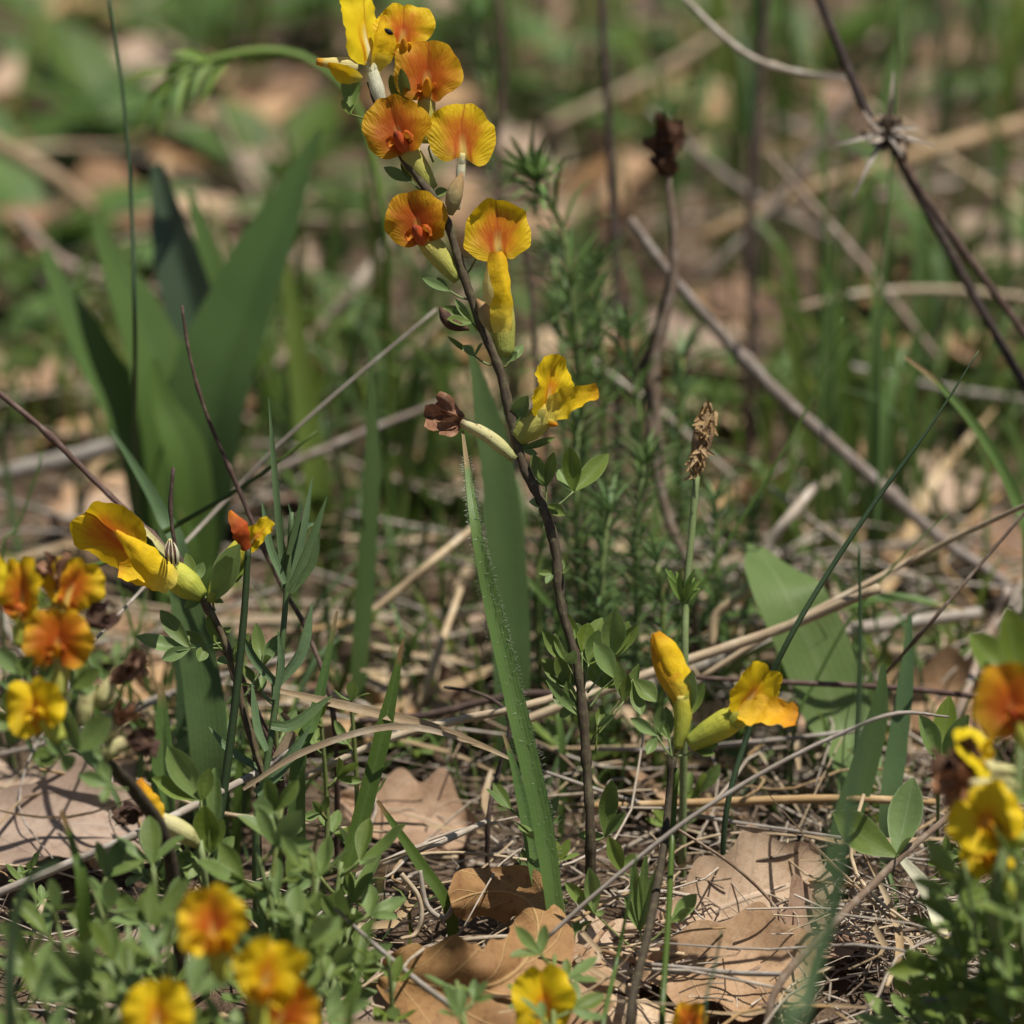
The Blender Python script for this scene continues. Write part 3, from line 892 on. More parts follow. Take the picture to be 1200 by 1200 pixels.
# a small pale bug on the knobbly twig
mb = MB()
add_loft(mb, [P(206, 662, 1.196), P(201, 648, 1.195), P(199, 632, 1.197)], [px(q) for q in (4, 9, 8, 2)], [px(q) for q in (4, 7, 6, 2)], A(1, 0, 0), 9, 9)
bug = build(mb, 'bug', M['claw_white'])
tag(bug, 'small pale pointed bug with dark stripes beside the yellow flower tube', 'insect')
for (u0, u1) in ((195, 198), (205, 202), (200, 200)):
    mb = MB()
    mb.ribbon([P(u0 + 1, 661, 1.189), P(u0, 648, 1.1878), P(u1, 633, 1.1925)], [px(2), px(4), px(1)], A(0, 0.2, 1), n=6, cols=3)
    build(mb, 'wing_stripe', M['withered_dark'], bug)

# ------------------------------------------------------------------ the forked shoot at the right of centre
g3 = pts3([(788, 886, 1.19), (784, 940, 1.19), (775, 1010, 1.18), (758, 1100, 1.16), (738, 1190, 1.138)])
gb = foot(g3[-1])
shg = thing('broom_shoot', (gb[0], gb[1], 0), 'slim dark-stemmed broom shoot ending in one closed and one open yellow flower', 'flower plant', 'flowering broom shoots')
mb = MB()
mb.tube(np.vstack([g3, gb]), [px(q) for q in (5, 5.2, 5.2, 5.4, 5.6)], 7, 36, jitter=0.05, rng=R)
build(mb, 'stem', M['stem_dark'], shg)
DG = 1.175
mb = MB()
add_loft(mb, [P(794, 878, DG), P(800, 848, DG), P(800, 815, DG)], [px(q) for q in (5, 9, 11, 12)], [px(q) for q in (5, 9, 11, 12)], A(1, 0, 0))
add_teeth(mb, P(800, 817, DG), nrm(A(0, 1, 0)), nrm(A(1, 0, 0)), px(11.5), 5, 3)
gbud = build(mb, 'flower', M['tube_green'], shg)
gbud['label'] = 'closed yellow flower pointing up'
mb = MB()
add_loft(mb, [P(800, 822, DG), P(790, 795, DG), P(778, 768, DG), P(768, 746, DG)], [px(q) for q in (11, 15, 18, 17, 13, 6)], [px(q) for q in (10, 12, 13, 11, 8, 3)], A(1, 0.3, 0))
build(mb, 'folded_petal', M['keel_orange'], gbud)
mb = MB()
add_petal(mb, P(803, 826, DG - 0.002), P(766, 742, DG - 0.0022), px(34), A(-0.45, 0.25, 0.85), -0.75, (0.55, 0.9, 1.0, 1.0, 0.85, 0.35), 0.03, 0.05, 4)
build(mb, 'folded_petal', M['wing_yellow'], gbud)
flower(shg, (808, 872), (866, 838, -0.003), (0.55, 0.84, 0), (0.55, -0.25, 0.8), 70, 78, 'petal_yellow', 'tube_green', (10, 15, 17), None, None, d=DG, fold=0.2, ruffle=0.08, tuck=0.0, seed=31, lift=0.42, split=0.06)
flg = [o for o in shg.children if o.name.startswith('flower')][-1]
mb = MB()
add_petal(mb, P(866, 836, DG - 0.006), P(934, 842, DG - 0.010), px(42), A(0.2, 0.5, 0.8), 0.3, (0.4, 0.9, 1.0, 0.9, 0.8, 0.6), 0.08, 0.10)
build(mb, 'wing_petal', M['keel_orange'], flg)
LG = [((790, 882), (800, 846), [(812, 786, 20), (826, 800, 16), (782, 790, 14)]), ((790, 886), (815, 880), [(842, 872, 12), (838, 884, 10), (822, 850, 10)]),
      ((786, 886), (770, 862), [(738, 842, 14), (776, 828, 13), (758, 884, 12)]), ((786, 888), (800, 868), [(822, 852, 13), (806, 836, 14)]),
      ((788, 890), (784, 866), [(780, 828, 15), (772, 846, 12)]),
      ((756, 1108), (787, 1080), [(816, 1048, 19), (810, 1066, 13)]), ((752, 1120), (697, 1070), [(690, 1017, 20), (662, 1034, 15), (708, 1070, 8)]),
      ((756, 1110), (750, 1092), [(757, 1000, 11), (769, 1020, 15), (742, 1008, 13), (732, 1050, 11)]), ((770, 1040), (729, 1022), [(713, 980, 18), (742, 1000, 11)])]
for k, (n, j, tp) in enumerate(LG):
    leaf(shg, n, j, tp, d=1.18 if k > 4 else DG, seed=80 + k, mat='leaflet_fresh' if k > 4 else 'leaflet')

# ------------------------------------------------------------------ shoots nearer the viewer (out of focus)
def bush(name_label, base, stems, leaves_per, size, seed, mat='leaflet'):
    rg = random.Random(seed)
    t = thing('broom_shoot', (base[0], base[1], 0), name_label, 'flower plant', 'flowering broom shoots')
    for s in stems:
        sprig(t, s, leaves_per, size, rg, mat)
    return t

# left edge cluster
DC = 1.115
cb = foot(P(215, 1040, 1.16))
shc = thing('broom_shoot', (cb[0], cb[1], 0), 'broom shoot with wilting orange flowers and shrivelled brown petals among them', 'flower plant', 'flowering broom shoots')
c3 = np.vstack([pts3([(30, 770, DC), (66, 830), (110, 880, 1.12), (160, 930, 1.14), (200, 1010, 1.155)]), cb])
mb = MB()
mb.tube(c3, [px(q) for q in (4, 6, 8, 8, 8, 8)], 7, 30)
build(mb, 'stem', M['stem_dark'], shc)
flower(shc, (70, 815), (68, 764), (0.06, 1, 0), (-0.05, 0.15, 0.95), 82, 74, 'petal_orange', 'tube', (8, 12, 14), 'wing_orange', 'keel_orange', d=DC, seed=41, klen=20, kw=8, fold=0.55, ruffle=0.14, split=0.14, lift=0.22)
flower(shc, (60, 750, 0.01), (74, 708, 0.01), (0.45, 0.9, 0), (0.35, 0.1, 0.9), 74, 66, 'petal_amber', 'tube', (8, 12, 13), 'wing_orange', None, d=DC, seed=42, fold=0.55, ruffle=0.14, split=0.14, lift=0.42)
flower(shc, (22, 758, 0.005), (28, 716, 0.005), (-0.02, 1, 0), (-0.55, 0.0, 0.8), 62, 84, 'petal_amber', 'tube_green', (8, 12, 13), 'wing_orange', None, d=DC, seed=43, fold=0.55, ruffle=0.14, split=0.14, lift=0.30)
flower(shc, (72, 868), (46, 838), (-0.3, 0.95, 0), (-0.25, 0.1, 0.95), 72, 74, 'petal_yellow', 'tube_green', (8, 12, 13), 'wing_yellow', 'keel_orange', d=DC - 0.01, seed=44, klen=20, kw=8, fold=0.55, ruffle=0.14, split=0.14, lift=0.15)
flower(shc, (-26, 730), (-22, 690), (0, 1, 0), (0.1, 0, 1), 60, 64, 'petal_bright', 'tube_green', (8, 12, 13), None, None, d=DC, seed=45)
for k, (bs, md, ax, sz) in enumerate([((60, 745), (66, 690), (0.1, 0.8, 0.4), 44), ((80, 752), (100, 724), (1, -0.05, 0.4), 44), ((116, 830), (132, 796), (0.75, 0.5, 0.3), 62),
                                      ((116, 868), (138, 848), (0.3, 0.7, 0.3), 34), ((120, 888), (148, 868), (0.8, 0.1, 0.3), 40), ((96, 850), (106, 800), (0.3, 0.5, 0.3), 16)]):
    withered(shc, bs, md, ax, sz, d=DC + 0.008, tw=(7, 12, 11, 8) if k > 1 else (4, 5, 5, 4), tube='tube_pale' if k > 1 else 'tube', mat='withered_dark' if k in (1, 4) else 'withered', seed=60 + k)
rg = random.Random(5)
for (n, j, tp) in [((70, 860), (84, 806), [(118, 785, 22), (112, 806, 18), (104, 776, 14)]), ((50, 820), (24, 790), [(-6, 760, 22), (8, 808, 20), (40, 770, 18)]),
                   ((90, 872), (92, 880), [(130, 840, 34), (70, 830, 24), (120, 888, 26)]), ((80, 870), (70, 884), [(38, 892, 24), (54, 862, 20), (84, 900, 20)]),
                   ((40, 800), (20, 840), [(-14, 850, 22), (6, 810, 20), (14, 872, 18)]), ((60, 830), (44, 800), [(64, 780, 18), (20, 772, 18)]),
                   ((150, 925), (128, 920), [(92, 908, 18), (116, 890, 16), (120, 940, 12)])]:
    leaf(shc, n, j, tp, d=DC, seed=90)

# lower left: shoot with a spent flower whose tube is pale, and its leafy bush
db = foot(P(240, 1100, 1.19))
shd = thing('broom_shoot', (db[0], db[1], 0), 'low broom shoot with one spent flower, orange remnant on a pale tube', 'flower plant', 'flowering broom shoots')
d3 = np.vstack([pts3([(234, 985, 1.165), (238, 1010), (242, 1060, 1.17)]), db])
mb = MB()
mb.tube(d3, [px(4), px(5)], 6, 12)
build(mb, 'stem', M['petiole'], shd)
mb = MB()
add_loft(mb, [P(232, 990, 1.165), P(212, 974, 1.163), P(184, 958, 1.162)], [px(q) for q in (5, 14, 14, 9)], [px(q) for q in (5, 12, 12, 8)], A(0, 0, 1))
fo = build(mb, 'flower', M['tube_pale'], shd)
mb = MB()
add_petal(mb, P(190, 962, 1.160), P(162, 914, 1.158), px(26), A(0.3, 0.2, 0.9), -0.5, (0.6, 0.9, 0.9, 0.7, 0.6, 0.5), 0.1, 0.15)
build(mb, 'withered_petal', M['keel_orange'], fo)
mb = MB()
add_crumple(mb, P(166, 954, 1.163), A(-1, 0.3, 0.2), px(36), 71)
build(mb, 'withered_petal', M['withered_dark'], fo)
for k, (n, j, tp) in enumerate([((238, 1006), (236, 938), [(197, 874, 30), (178, 912, 24), (246, 900, 18)]), ((238, 1010), (246, 1000), [(240, 944, 30), (252, 900, 26), (262, 960, 18)]),
                                ((240, 1014), (228, 1004), [(202, 1016, 20), (220, 1030, 18), (210, 1004, 14)]), ((240, 1020), (250, 1012), [(274, 980, 16), (270, 1010, 16)])]):
    leaf(shd, n, j, tp, d=1.168, seed=100 + k, mat='leaflet_fresh')

# the leafy bush in the lower left corner, flowers well out of focus
eb = foot(P(250, 1330, 1.085))
rg = random.Random(11)
she = thing('broom_shoot', (eb[0], eb[1], 0), 'leafy broom bush in front with blurred bright yellow flowers low down', 'flower plant', 'flowering broom shoots')
tops = [((60, 1060), 1.12), ((105, 1030), 1.13), ((35, 1120), 1.10), ((150, 1085), 1.10), ((330, 945), 1.15), ((365, 1000), 1.13), ((300, 990), 1.14), ((415, 1065), 1.16), ((350, 1070), 1.10),
        ((400, 1010), 1.17), ((200, 1070), 1.08), ((390, 1130), 1.11), ((120, 1150), 1.08), ((180, 1020), 1.13), ((320, 1120), 1.08), ((15, 1170), 1.08)]
for (u, v), d in tops:
    p1 = P(u, v, d)
    p0 = np.array((p1[0] * 0.75 + eb[0] * 0.25 + rg.uniform(-.01, .01), p1[1] - rg.uniform(0.005, 0.03), -0.004))
    pm = (p0 + p1) / 2 + np.array((rg.uniform(-.004, .004), rg.uniform(-.004, .004), 0))
    sprig(she, [p0, pm, p1], 7, px(58), rg, 'leaflet', 0.25, 0.0009)
for (bs, th, u_, fc, sd, dd, mt) in [((262, 1150), (250, 1108), (-0.05, 1, 0), (0.05, 0.1, 1), 51, 1.055, 'petal_amber'), ((306, 1220), (306, 1165), (0.25, 0.95, 0), (0.3, 0.0, 0.9), 52, 1.05, 'petal_yellow'),
                                     ((190, 1260), (185, 1215), (0, 1, 0), (0, 0.2, 1), 53, 1.05, 'petal_yellow'), ((322, 1250), (322, 1212), (0.3, 0.9, 0), (0.3, 0.2, 1), 54, 1.06, 'petal_orange')]:
    flower(she, bs, th, u_, fc, 84, 86, mt, 'tube_green', (8, 12, 13), 'wing_yellow', 'keel_orange', d=dd, seed=sd, klen=34, kw=14, wlen=46, ww=30, fold=0.6, ruffle=0.16, split=0.14, lift=0.34, wspread=0.9)

# bottom centre: one yellow flower with a leafy tuft
fb = foot(P(640, 1330, 1.09))
shf = thing('broom_shoot', (fb[0], fb[1], 0), 'short broom shoot with a single yellow flower in front of the curled oak leaf', 'flower plant', 'flowering broom shoots')
rg = random.Random(12)
f3 = [np.array(fb), P(650, 1260, 1.10), P(648, 1170, 1.13), P(650, 1120, 1.14)]
sprig(shf, f3, 9, px(46), rg, 'leaflet', 0.25, 0.0009)
sprig(shf, [np.array(fb), P(560, 1250, 1.11), P(535, 1150, 1.125)], 6, px(42), rg, 'leaflet', 0.4, 0.0008)
flower(shf, (645, 1240), (638, 1188), (-0.05, 1, 0.05), (-0.05, 0.25, 0.95), 74, 92, 'petal_yellow', 'tube_green', (8, 12, 13), None, None, d=1.125, seed=55, fold=0.55, ruffle=0.14, split=0.16, lift=0.16)
flower(shf, (810, 1260), (808, 1212), (0, 1, 0), (0, 0.2, 1), 40, 50, 'petal_orange', 'tube_green', (6, 9, 10), None, None, d=1.125, seed=56, ruffle=0.15)

# right edge
hb = foot(P(1170, 1240, 1.12))
shh = thing('broom_shoot', (hb[0], hb[1], 0), 'leafy broom shoot with yellow flowers, a dark orange one on top and withered brown petals', 'flower plant', 'flowering broom shoots')
rg = random.Random(13)
DH = 1.09
mb = MB()
mb.tube([hb, P(1172, 1150, 1.105), P(1165, 1060, DH), P(1185, 960, DH), P(1200, 860, DH)], [px(9), px(8), px(6)], 7, 20)
build(mb, 'stem', M['petiole'], shh)
flower(shh, (1215, 890), (1190, 838), (-0.3, 0.95, 0), (-0.2, 0.1, 0.95), 92, 96, 'petal_orange', 'tube_green', (8, 12, 14), 'wing_orange', 'keel_red', d=DH - 0.02, seed=61, klen=24, fold=0.25, lift=0.16)
flower(shh, (1210, 985), (1165, 975), (-0.55, 0.7, -0.2), (-0.3, 0.55, 0.8), 88, 88, 'petal_yellow', 'tube_green', (8, 12, 14), 'wing_yellow', 'keel_orange', d=DH - 0.01, seed=62, klen=24, fold=0.55, ruffle=0.14, split=0.16, lift=0.2)
flower(shh, (1195, 1060), (1160, 1005), (-0.3, 0.9, 0), (-0.3, 0.2, 0.9), 66, 60, 'petal_yellow', 'tube_green', (8, 12, 14), 'wing_yellow', 'keel_orange', d=DH + 0.005, seed=63, klen=24, fold=0.55, ruffle=0.14, split=0.16, lift=0.1)
flower(shh, (1195, 925), (1150, 888), (-0.5, 0.3, 0.3), (0.2, 0.6, 0.6), 70, 66, 'petal_bright', 'tube_pale', (8, 12, 14), 'wing_yellow', None, d=DH, seed=64, klen=24, fold=0.25, lift=0.2)
withered(shh, (1190, 905), (1145, 905), (-0.9, 0.15, 0.4), 66, d=DH, tube='tube_pale', mat='withered_dark', seed=72)
withered(shh, (1185, 930), (1135, 918), (-0.9, -0.05, 0.4), 50, d=DH - 0.005, tube='tube_pale', mat='withered', seed=73)
for (u, v, d) in [(1130, 1010, 1.09), (1190, 1000, 1.07), (1110, 1060, 1.11), (1150, 1080, 1.1), (1200, 1110, 1.08), (1120, 1150, 1.11), (1175, 1150, 1.09), (1190, 1060, 1.10), (1225, 950, 1.08), (1100, 1110, 1.13), (1150, 1040, 1.12), (1060, 1180, 1.14)]:
    p1 = P(u, v, d)
    p0 = np.array((p1[0] * 0.5 + hb[0] * 0.5, p1[1] * 0.6 + hb[1] * 0.4, -0.003))
    sprig(shh, [p0, (p0 + p1) / 2 + np.array((0.003, 0, 0.002)), p1], 5, px(62), rg, 'leaflet_fresh', 0.35, 0.0008)  # sunlit look of these leaves is painted with the lighter leaflet green
for (n, j, tp) in [((1220, 900), (1196, 800), [(1136, 742, 40), (1180, 712, 40), (1230, 720, 34)]), ((1200, 960), (1206, 940), [(1160, 918, 26), (1180, 900, 22)])]:
    leaf(shh, n, j, tp, d=1.10, seed=120, mat='leaflet_fresh')

# sharp leaves in the litter, right
tb = foot(P(905, 1185, 1.14))
sht = thing('seedling', (tb[0], tb[1], 0), 'brown arching twiglet bearing a single large three-part green leaf over dry grass', 'seedling')
mb = MB()
mb.tube([tb, P(905, 1170, 1.145), P(975, 1085, 1.165), P(1030, 1030, 1.18), P(1060, 1000, 1.185), P(1120, 950, 1.2)], [px(5), px(5), px(5), px(4)], 6, 24, jitter=0.1, rng=R)
build(mb, 'stem', M['twig_brown'], sht)
leaf(sht, (1048, 1010), (1050, 1003), [(1070, 912, 38, 0.004), (976, 952, 40, -0.006), (1068, 982, 10, -0.008)], d=1.183, mat='leaflet', seed=3)
ub = foot(P(1102, 930, 1.24))
shu = thing('seedling', (ub[0], ub[1], 0), 'upright seedling with three narrow folded green leaflets', 'seedling')
mb = MB()
mb.tube([ub, P(1100, 892, 1.22)], [px(2.4), px(2.4)], 5, 5)
build(mb, 'stem', M['petiole'], shu)
leaf(shu, (1100, 896), (1099, 893), [(1077, 838, 24, -0.004), (1113, 816, 26, 0.004), (1135, 838, 22, -0.006)], d=1.22, mat='leaflet_fresh', seed=4)

# small leafy sprigs between the grass, left of the middle and by the stems
SPR = [((320, 800), (300, 760), 1.21, 5, 44), ((375, 830), (360, 780), 1.215, 6, 40), ((410, 800), (395, 900), 1.22, 4, 44), ((640, 980), (650, 1040), 1.19, 5, 36), ((610, 940), (630, 1010), 1.21, 4, 40), ((455, 1120), (430, 1180), 1.14, 4, 40), ((395, 1060), (410, 1120), 1.17, 4, 44)]
for k, (tp, bs, d, n, sz) in enumerate(SPR):
    p1 = P(tp[0], tp[1], d)
    p0 = foot(P(bs[0] + 10, max(bs[1], 1000), d))
    lab = ['left of the needle-leaved stalk', 'between the needle-leaved stalk and the arched tan straw', 'under the narrow green blade', 'behind the tall shoot base', 'beside the hairy grass blade', 'at the left end of the curled oak leaf', 'left of the curled oak leaf'][k]
    t = thing('seedling', (p0[0], p0[1], 0), 'small leafy broom seedling ' + lab, 'seedling')
    sprig(t, [p0, (p0 + p1) / 2 + np.array((0.002, 0.003, 0)), p1], n, px(sz), random.Random(200 + k), 'leaflet_fresh' if k % 2 else 'leaflet', 0.25, 0.0008)


# ------------------------------------------------------------------ stalks, twigs and straws one can pick out
def stalk(name, label, cat, mat, pts, radii, seg=6, d=FOCUS, root=None, jitter=0.06, group=None, nodes=(), flat=1.0):
    """root: photo point list handled by caller; nodes: fractions where the stalk is swollen"""
    p = pts3(pts, d)
    if root == 'end':
        p = np.vstack([p, foot(p[-1])])
    dm = np.mean([project(q)[2] for q in p])
    n = max(16, len(p) * 7)
    rr = np.interp(np.linspace(0, 1, n), np.linspace(0, 1, len(radii)), radii) * px(0.82, dm)
    for f in nodes:
        i = int(f * (n - 1))
        rr[i] *= 1.55
        if i + 1 < n:
            rr[i + 1] *= 1.2
    org = p[-1] if p[-1][2] < p[0][2] else p[0]
    mb = MB()
    mb.tube(p, rr, seg, n, jitter=jitter, rng=R, flat=flat)
    return tag(build(mb, name, M[mat], origin=org), label, cat, group)


def blade(label, mat, pts, widths, d=FOCUS, fold=0.25, nor=(0.15, 0.2, 1), root=True, twist=0.0, group=None, name='grass_shoot', cat='grass', roll=0.0):
    """pts from the foot to the tip"""
    p = pts3(pts, d)
    ws = [px(w, project(q)[2]) for w, q in zip(np.interp(np.linspace(0, 1, len(p)), np.linspace(0, 1, len(widths)), widths), p)]
    if root:
        f = foot(p[0])
        if p[0][2] > 0.004:
            p = np.vstack([f, p])
            ws = [ws[0] * 0.8] + ws
    mb = MB()
    mb.ribbon(p, ws, A(*nor), n=len(p) * 6, fold=fold, cols=5, twist=twist, roll=roll)
    return tag(build(mb, name, M[mat], origin=p[0]), label, cat, group)


T = 'twig'
stalk('twig', 'reddish brown twig slanting down behind the large sideways yellow flower', T, 'twig_red', [(-12, 452, 1.235), (50, 503), (120, 572), (192, 642, 1.215), (240, 706, 1.215), (285, 800, 1.215), (330, 920, 1.215)], [4.2, 4.6, 5, 5, 4.5], root='end', nodes=(0.12, 0.36, 0.5))
stalk('twig', 'thin dark bare twig curving up in front of the broad green leaves', T, 'twig_dark', [(213, 358, 1.235), (223, 420), (243, 488), (274, 560), (300, 622), (332, 690), (362, 745), (392, 850, 1.23)], [2.2, 3.0, 3.6, 4, 4], root='end', nodes=(0.14, 0.26, 0.4), jitter=0.14)
stalk('twig', 'short dark knobbly twig beside the tube of the sideways yellow flower', T, 'twig_dark', [(203, 548, 1.208), (200, 600), (209, 650), (234, 694), (262, 760, 1.208), (300, 900)], [2.6, 3.2, 3.4, 3], root='end', nodes=(0.08, 0.2, 0.3), jitter=0.18)
stalk('twig', 'thick weathered brown twig lying slantwise across the background on the right', T, 'twig_grey', [(738, 256, 1.375), (800, 340), (900, 450, 1.38), (1000, 540), (1100, 630), (1190, 700, 1.385)], [6, 9, 9.5, 9, 8], nodes=(0.3, 0.62), root='end')
stalk('twig', 'dark bare stem standing behind the shoot, with a cut pale node', T, 'twig_dark', [(704, -12, 1.42), (712, 120), (718, 230), (722, 320), (724, 420)], [5, 6, 6.5, 6], root='end', nodes=(0.4,))
stalk('twig', 'dark crooked bare stem standing in the background grass', T, 'twig_dark', [(898, -12, 1.5), (886, 160), (878, 280), (884, 380), (878, 450)], [6, 7, 7, 8], root='end', nodes=(0.3, 0.5), jitter=0.12)
stalk('twig', 'dark stem rising behind the orange flowers at the shoot tip', T, 'twig_dark', [(582, -12, 1.46), (591, 80), (582, 180), (590, 300), (600, 420)], [4.5, 5, 5], root='end')
stalk('twig', 'slim dark brown stem just right of the shoot, behind its flowers', T, 'twig_dark', [(612, 280, 1.36), (622, 340), (628, 420), (640, 520), (650, 620)], [3, 4, 5, 5], root='end')
stalk('twig', 'pale curved branchlet reaching the spiky dry stalk from the top', T, 'straw_grey', [(800, -4, 1.36), (850, 45), (890, 72), (940, 86), (992, 92, 1.34)], [4, 5, 5, 4], nodes=(0.5,))
stalk('twig', 'thin reddish horizontal twig in front of the pale green sage leaf', T, 'twig_red', [(815, 794, 1.262), (930, 800), (1050, 806), (1160, 818, 1.255)], [3, 4, 4.4, 4])
stalk('twig', 'fine brown twiglet slanting down to meet the reddish horizontal twig', T, 'twig_brown', [(1212, 588, 1.235), (1150, 660), (1085, 736), (1030, 798, 1.255)], [2.2, 2.8, 3, 2.6], nodes=(0.7,))
stalk('twig', 'grey dry twig dropping from the slanting weathered twig to the reddish one', T, 'twig_grey', [(1182, 690, 1.33), (1160, 740), (1132, 812, 1.3), (1110, 880)], [6, 6.5, 5.5], root='end')
stalk('twig', 'dark twig lying in the shade behind the hairy blade', T, 'twig_dark', [(420, 845, 1.27), (500, 838), (600, 815), (680, 812, 1.27)], [5, 6, 5])
stalk('twig', 'small branched brown twig stub arching beside the hairy blade', T, 'twig_dark', [(520, 805, 1.235), (560, 812), (590, 830), (597, 855), (585, 900), (572, 965, 1.23)], [2.2, 3, 3.6, 4, 3.4], root='end', nodes=(0.25, 0.5), jitter=0.15)

S = 'straw'
stalk('dry_stalk', 'straight thin pale straw slanting behind the sideways yellow flower', S, 'straw_grey', [(512, 362, 1.285), (350, 500), (240, 612), (104, 758, 1.2)], [2.2, 2.8, 2.6, 2.0], nodes=(0.92,))
stalk('dry_stalk', 'long pale straw rising from the lower left edge', S, 'straw_grey', [(-30, 1058, 1.175), (90, 1008), (180, 968), (300, 906, 1.205), (340, 880)], [6, 6.4, 6, 5], jitter=0.04)
stalk('dry_stalk', 'pale straw crossing behind the hairy blade', S, 'straw', [(330, 925, 1.225), (440, 872), (520, 848), (620, 826), (700, 800, 1.25)], [4.5, 6, 6, 5.5], jitter=0.04)
stalk('dry_stalk', 'thick pale broken straw ending above the open yellow flower', S, 'straw', [(600, 850, 1.262), (700, 812), (800, 776), (920, 735), (1030, 689, 1.25)], [7, 7.5, 7.5, 7], jitter=0.04)
stalk('dry_stalk', 'long slim straw running up to the right edge', S, 'straw', [(820, 795, 1.27), (900, 745), (1000, 692), (1100, 640), (1215, 586, 1.235)], [4.5, 4.5, 4.2, 3.8], jitter=0.04)
stalk('dry_stalk', 'blurred thick grey stalk lying behind the open yellow flower', S, 'straw_grey', [(640, 850, 1.33), (760, 802), (900, 755), (1000, 738), (1148, 718, 1.345)], [8, 9, 10, 10, 9])
stalk('dry_stalk', 'thin arching straw bending over the litter on the right', S, 'straw_grey', [(640, 1100, 1.165), (700, 1046), (800, 965), (900, 902), (985, 860), (1050, 836), (1112, 840, 1.215)], [3.2, 3.6, 3.2, 2.8, 1.6], jitter=0.03)
stalk('dry_stalk', 'level brownish straw behind the slim dark-stemmed shoot', S, 'straw_tan', [(690, 945, 1.24), (840, 940), (980, 936), (1096, 940, 1.24)], [5, 6.5, 6.5, 5])
stalk('dry_stalk', 'thin straw sinking towards the three-part leaf', S, 'straw_grey', [(640, 905, 1.24), (740, 938), (850, 962), (985, 982, 1.215)], [2.6, 3.4, 3.4, 3])
stalk('dry_stalk', 'straight level straw between the two yellow flowers and the seedling', S, 'straw_grey', [(700, 878, 1.27), (800, 877), (900, 868), (1010, 856, 1.27)], [3, 4, 4, 3])
stalk('dry_stalk', 'brown straw with a knot left of the curled oak leaf', S, 'straw_grey', [(398, 1036, 1.2), (470, 1002), (520, 985), (572, 962, 1.215)], [4.5, 5.2, 5.2, 4], nodes=(0.42,))
stalk('dry_stalk', 'grey straw crossing the lower arm of the curled oak leaf', S, 'straw_grey', [(392, 1064, 1.15), (440, 1108), (490, 1150), (538, 1186, 1.135)], [2.6, 3.6, 4.6, 5])
stalk('dry_stalk', 'grey straw lying across the flat tan oak leaf', S, 'straw_grey', [(745, 1128, 1.17), (800, 1134), (860, 1140), (925, 1142, 1.165)], [2.4, 3.4, 4, 3.6])
stalk('dry_stalk', 'thin dark straw slanting over the pale oak leaf', S, 'twig_brown', [(795, 972, 1.205), (860, 1015), (910, 1065), (945, 1130, 1.175)], [2.2, 2.4, 2.2, 2])
stalk('dry_stalk', 'pale bent straw in the gap left of the wide green blade', S, 'straw', [(400, 745, 1.32), (470, 690), (510, 655), (555, 618, 1.34)], [4.5, 6, 5.5, 4.5])
stalk('dry_stalk', 'pale straw forking towards the wide green blade', S, 'straw', [(490, 830, 1.31), (515, 760), (540, 690, 1.33)], [6, 6, 5])
stalk('dry_stalk', 'blurred pale straw lying level in the background right', S, 'straw', [(935, 362, 1.5), (1000, 346), (1100, 340), (1215, 350, 1.5)], [5, 6, 6, 5])
stalk('dry_stalk', 'blurred tan stalk lying slantwise under the top right clump', S, 'straw_tan', [(820, 280, 1.62), (920, 235), (1050, 190), (1215, 140, 1.66)], [9, 11, 12, 11])
stalk('dry_stalk', 'blurred pale stalk rising behind the broad green leaves', S, 'straw', [(310, 440, 1.52), (380, 380), (430, 320), (480, 250, 1.55)], [7, 9, 9, 7])
stalk('dry_stalk', 'blurred grey stalk lying at the left edge below the broad leaves', S, 'straw_grey', [(-20, 560, 1.46), (90, 535), (190, 505, 1.46)], [12, 13, 10])
stalk('dry_stalk', 'blurred tan stalk slanting in the upper left', S, 'straw_tan', [(-20, 160, 1.7), (60, 205), (110, 245, 1.68)], [12, 12, 9])
stalk('dry_stalk', 'curved pale straw hanging in the litter left of the curled oak leaf', S, 'straw_grey', [(492, 1020, 1.19), (500, 1060), (520, 1076), (532, 1058), (528, 1040, 1.195)], [3.4, 4, 4.4, 3.4])
stalk('dry_stalk', 'white hooked dry tendril left of the curled oak leaf', S, 'straw', [(470, 1024, 1.19), (490, 1050), (494, 1075), (486, 1095), (470, 1100, 1.185)], [4, 4, 3.6, 2.6])
stalk('dry_stalk', 'tan stalk standing crooked under the plantain head', S, 'straw_grey', [(880, 700, 1.34), (900, 640), (930, 600), (955, 570, 1.36)], [8, 8, 7])
stalk('dry_stalk', 'pale dry stem curling on the ground behind the slim shoot', S, 'straw', [(835, 760, 1.3), (840, 720), (880, 690), (895, 650, 1.33)], [7, 7, 6], root=None)

FAR = [((1010, 300), (760, 130), 1.62, 7, 'leaning left behind the crooked dark stem'), ((820, 330), (1000, 110), 1.58, 7, 'crossing behind the spiky knot'), ((1220, 260), (1010, 120), 1.7, 8, 'sinking to the right behind the spiky knot'), ((1100, 420), (900, 180), 1.5, 6, 'leaning between the far grass tufts'),
       ((640, 150), (860, 30), 1.8, 9, 'lying far back under the branchlet'), ((560, 330), (470, 420), 1.46, 6, 'beside the tall shoot stem'), ((300, 560), (520, 470), 1.4, 6, 'behind the dark twig'), ((20, 250), (140, 330), 1.62, 9, 'left of the strap leaves'), ((330, 330), (250, 120), 1.75, 7, 'behind the largest strap leaf'),
       ((1210, 470), (960, 420), 1.5, 6, 'under the forked dry stalk'), ((620, 470), (560, 640), 1.36, 5, 'behind the wide grey-green blade'), ((860, 560), (690, 420), 1.42, 5, 'behind the swollen knot')]
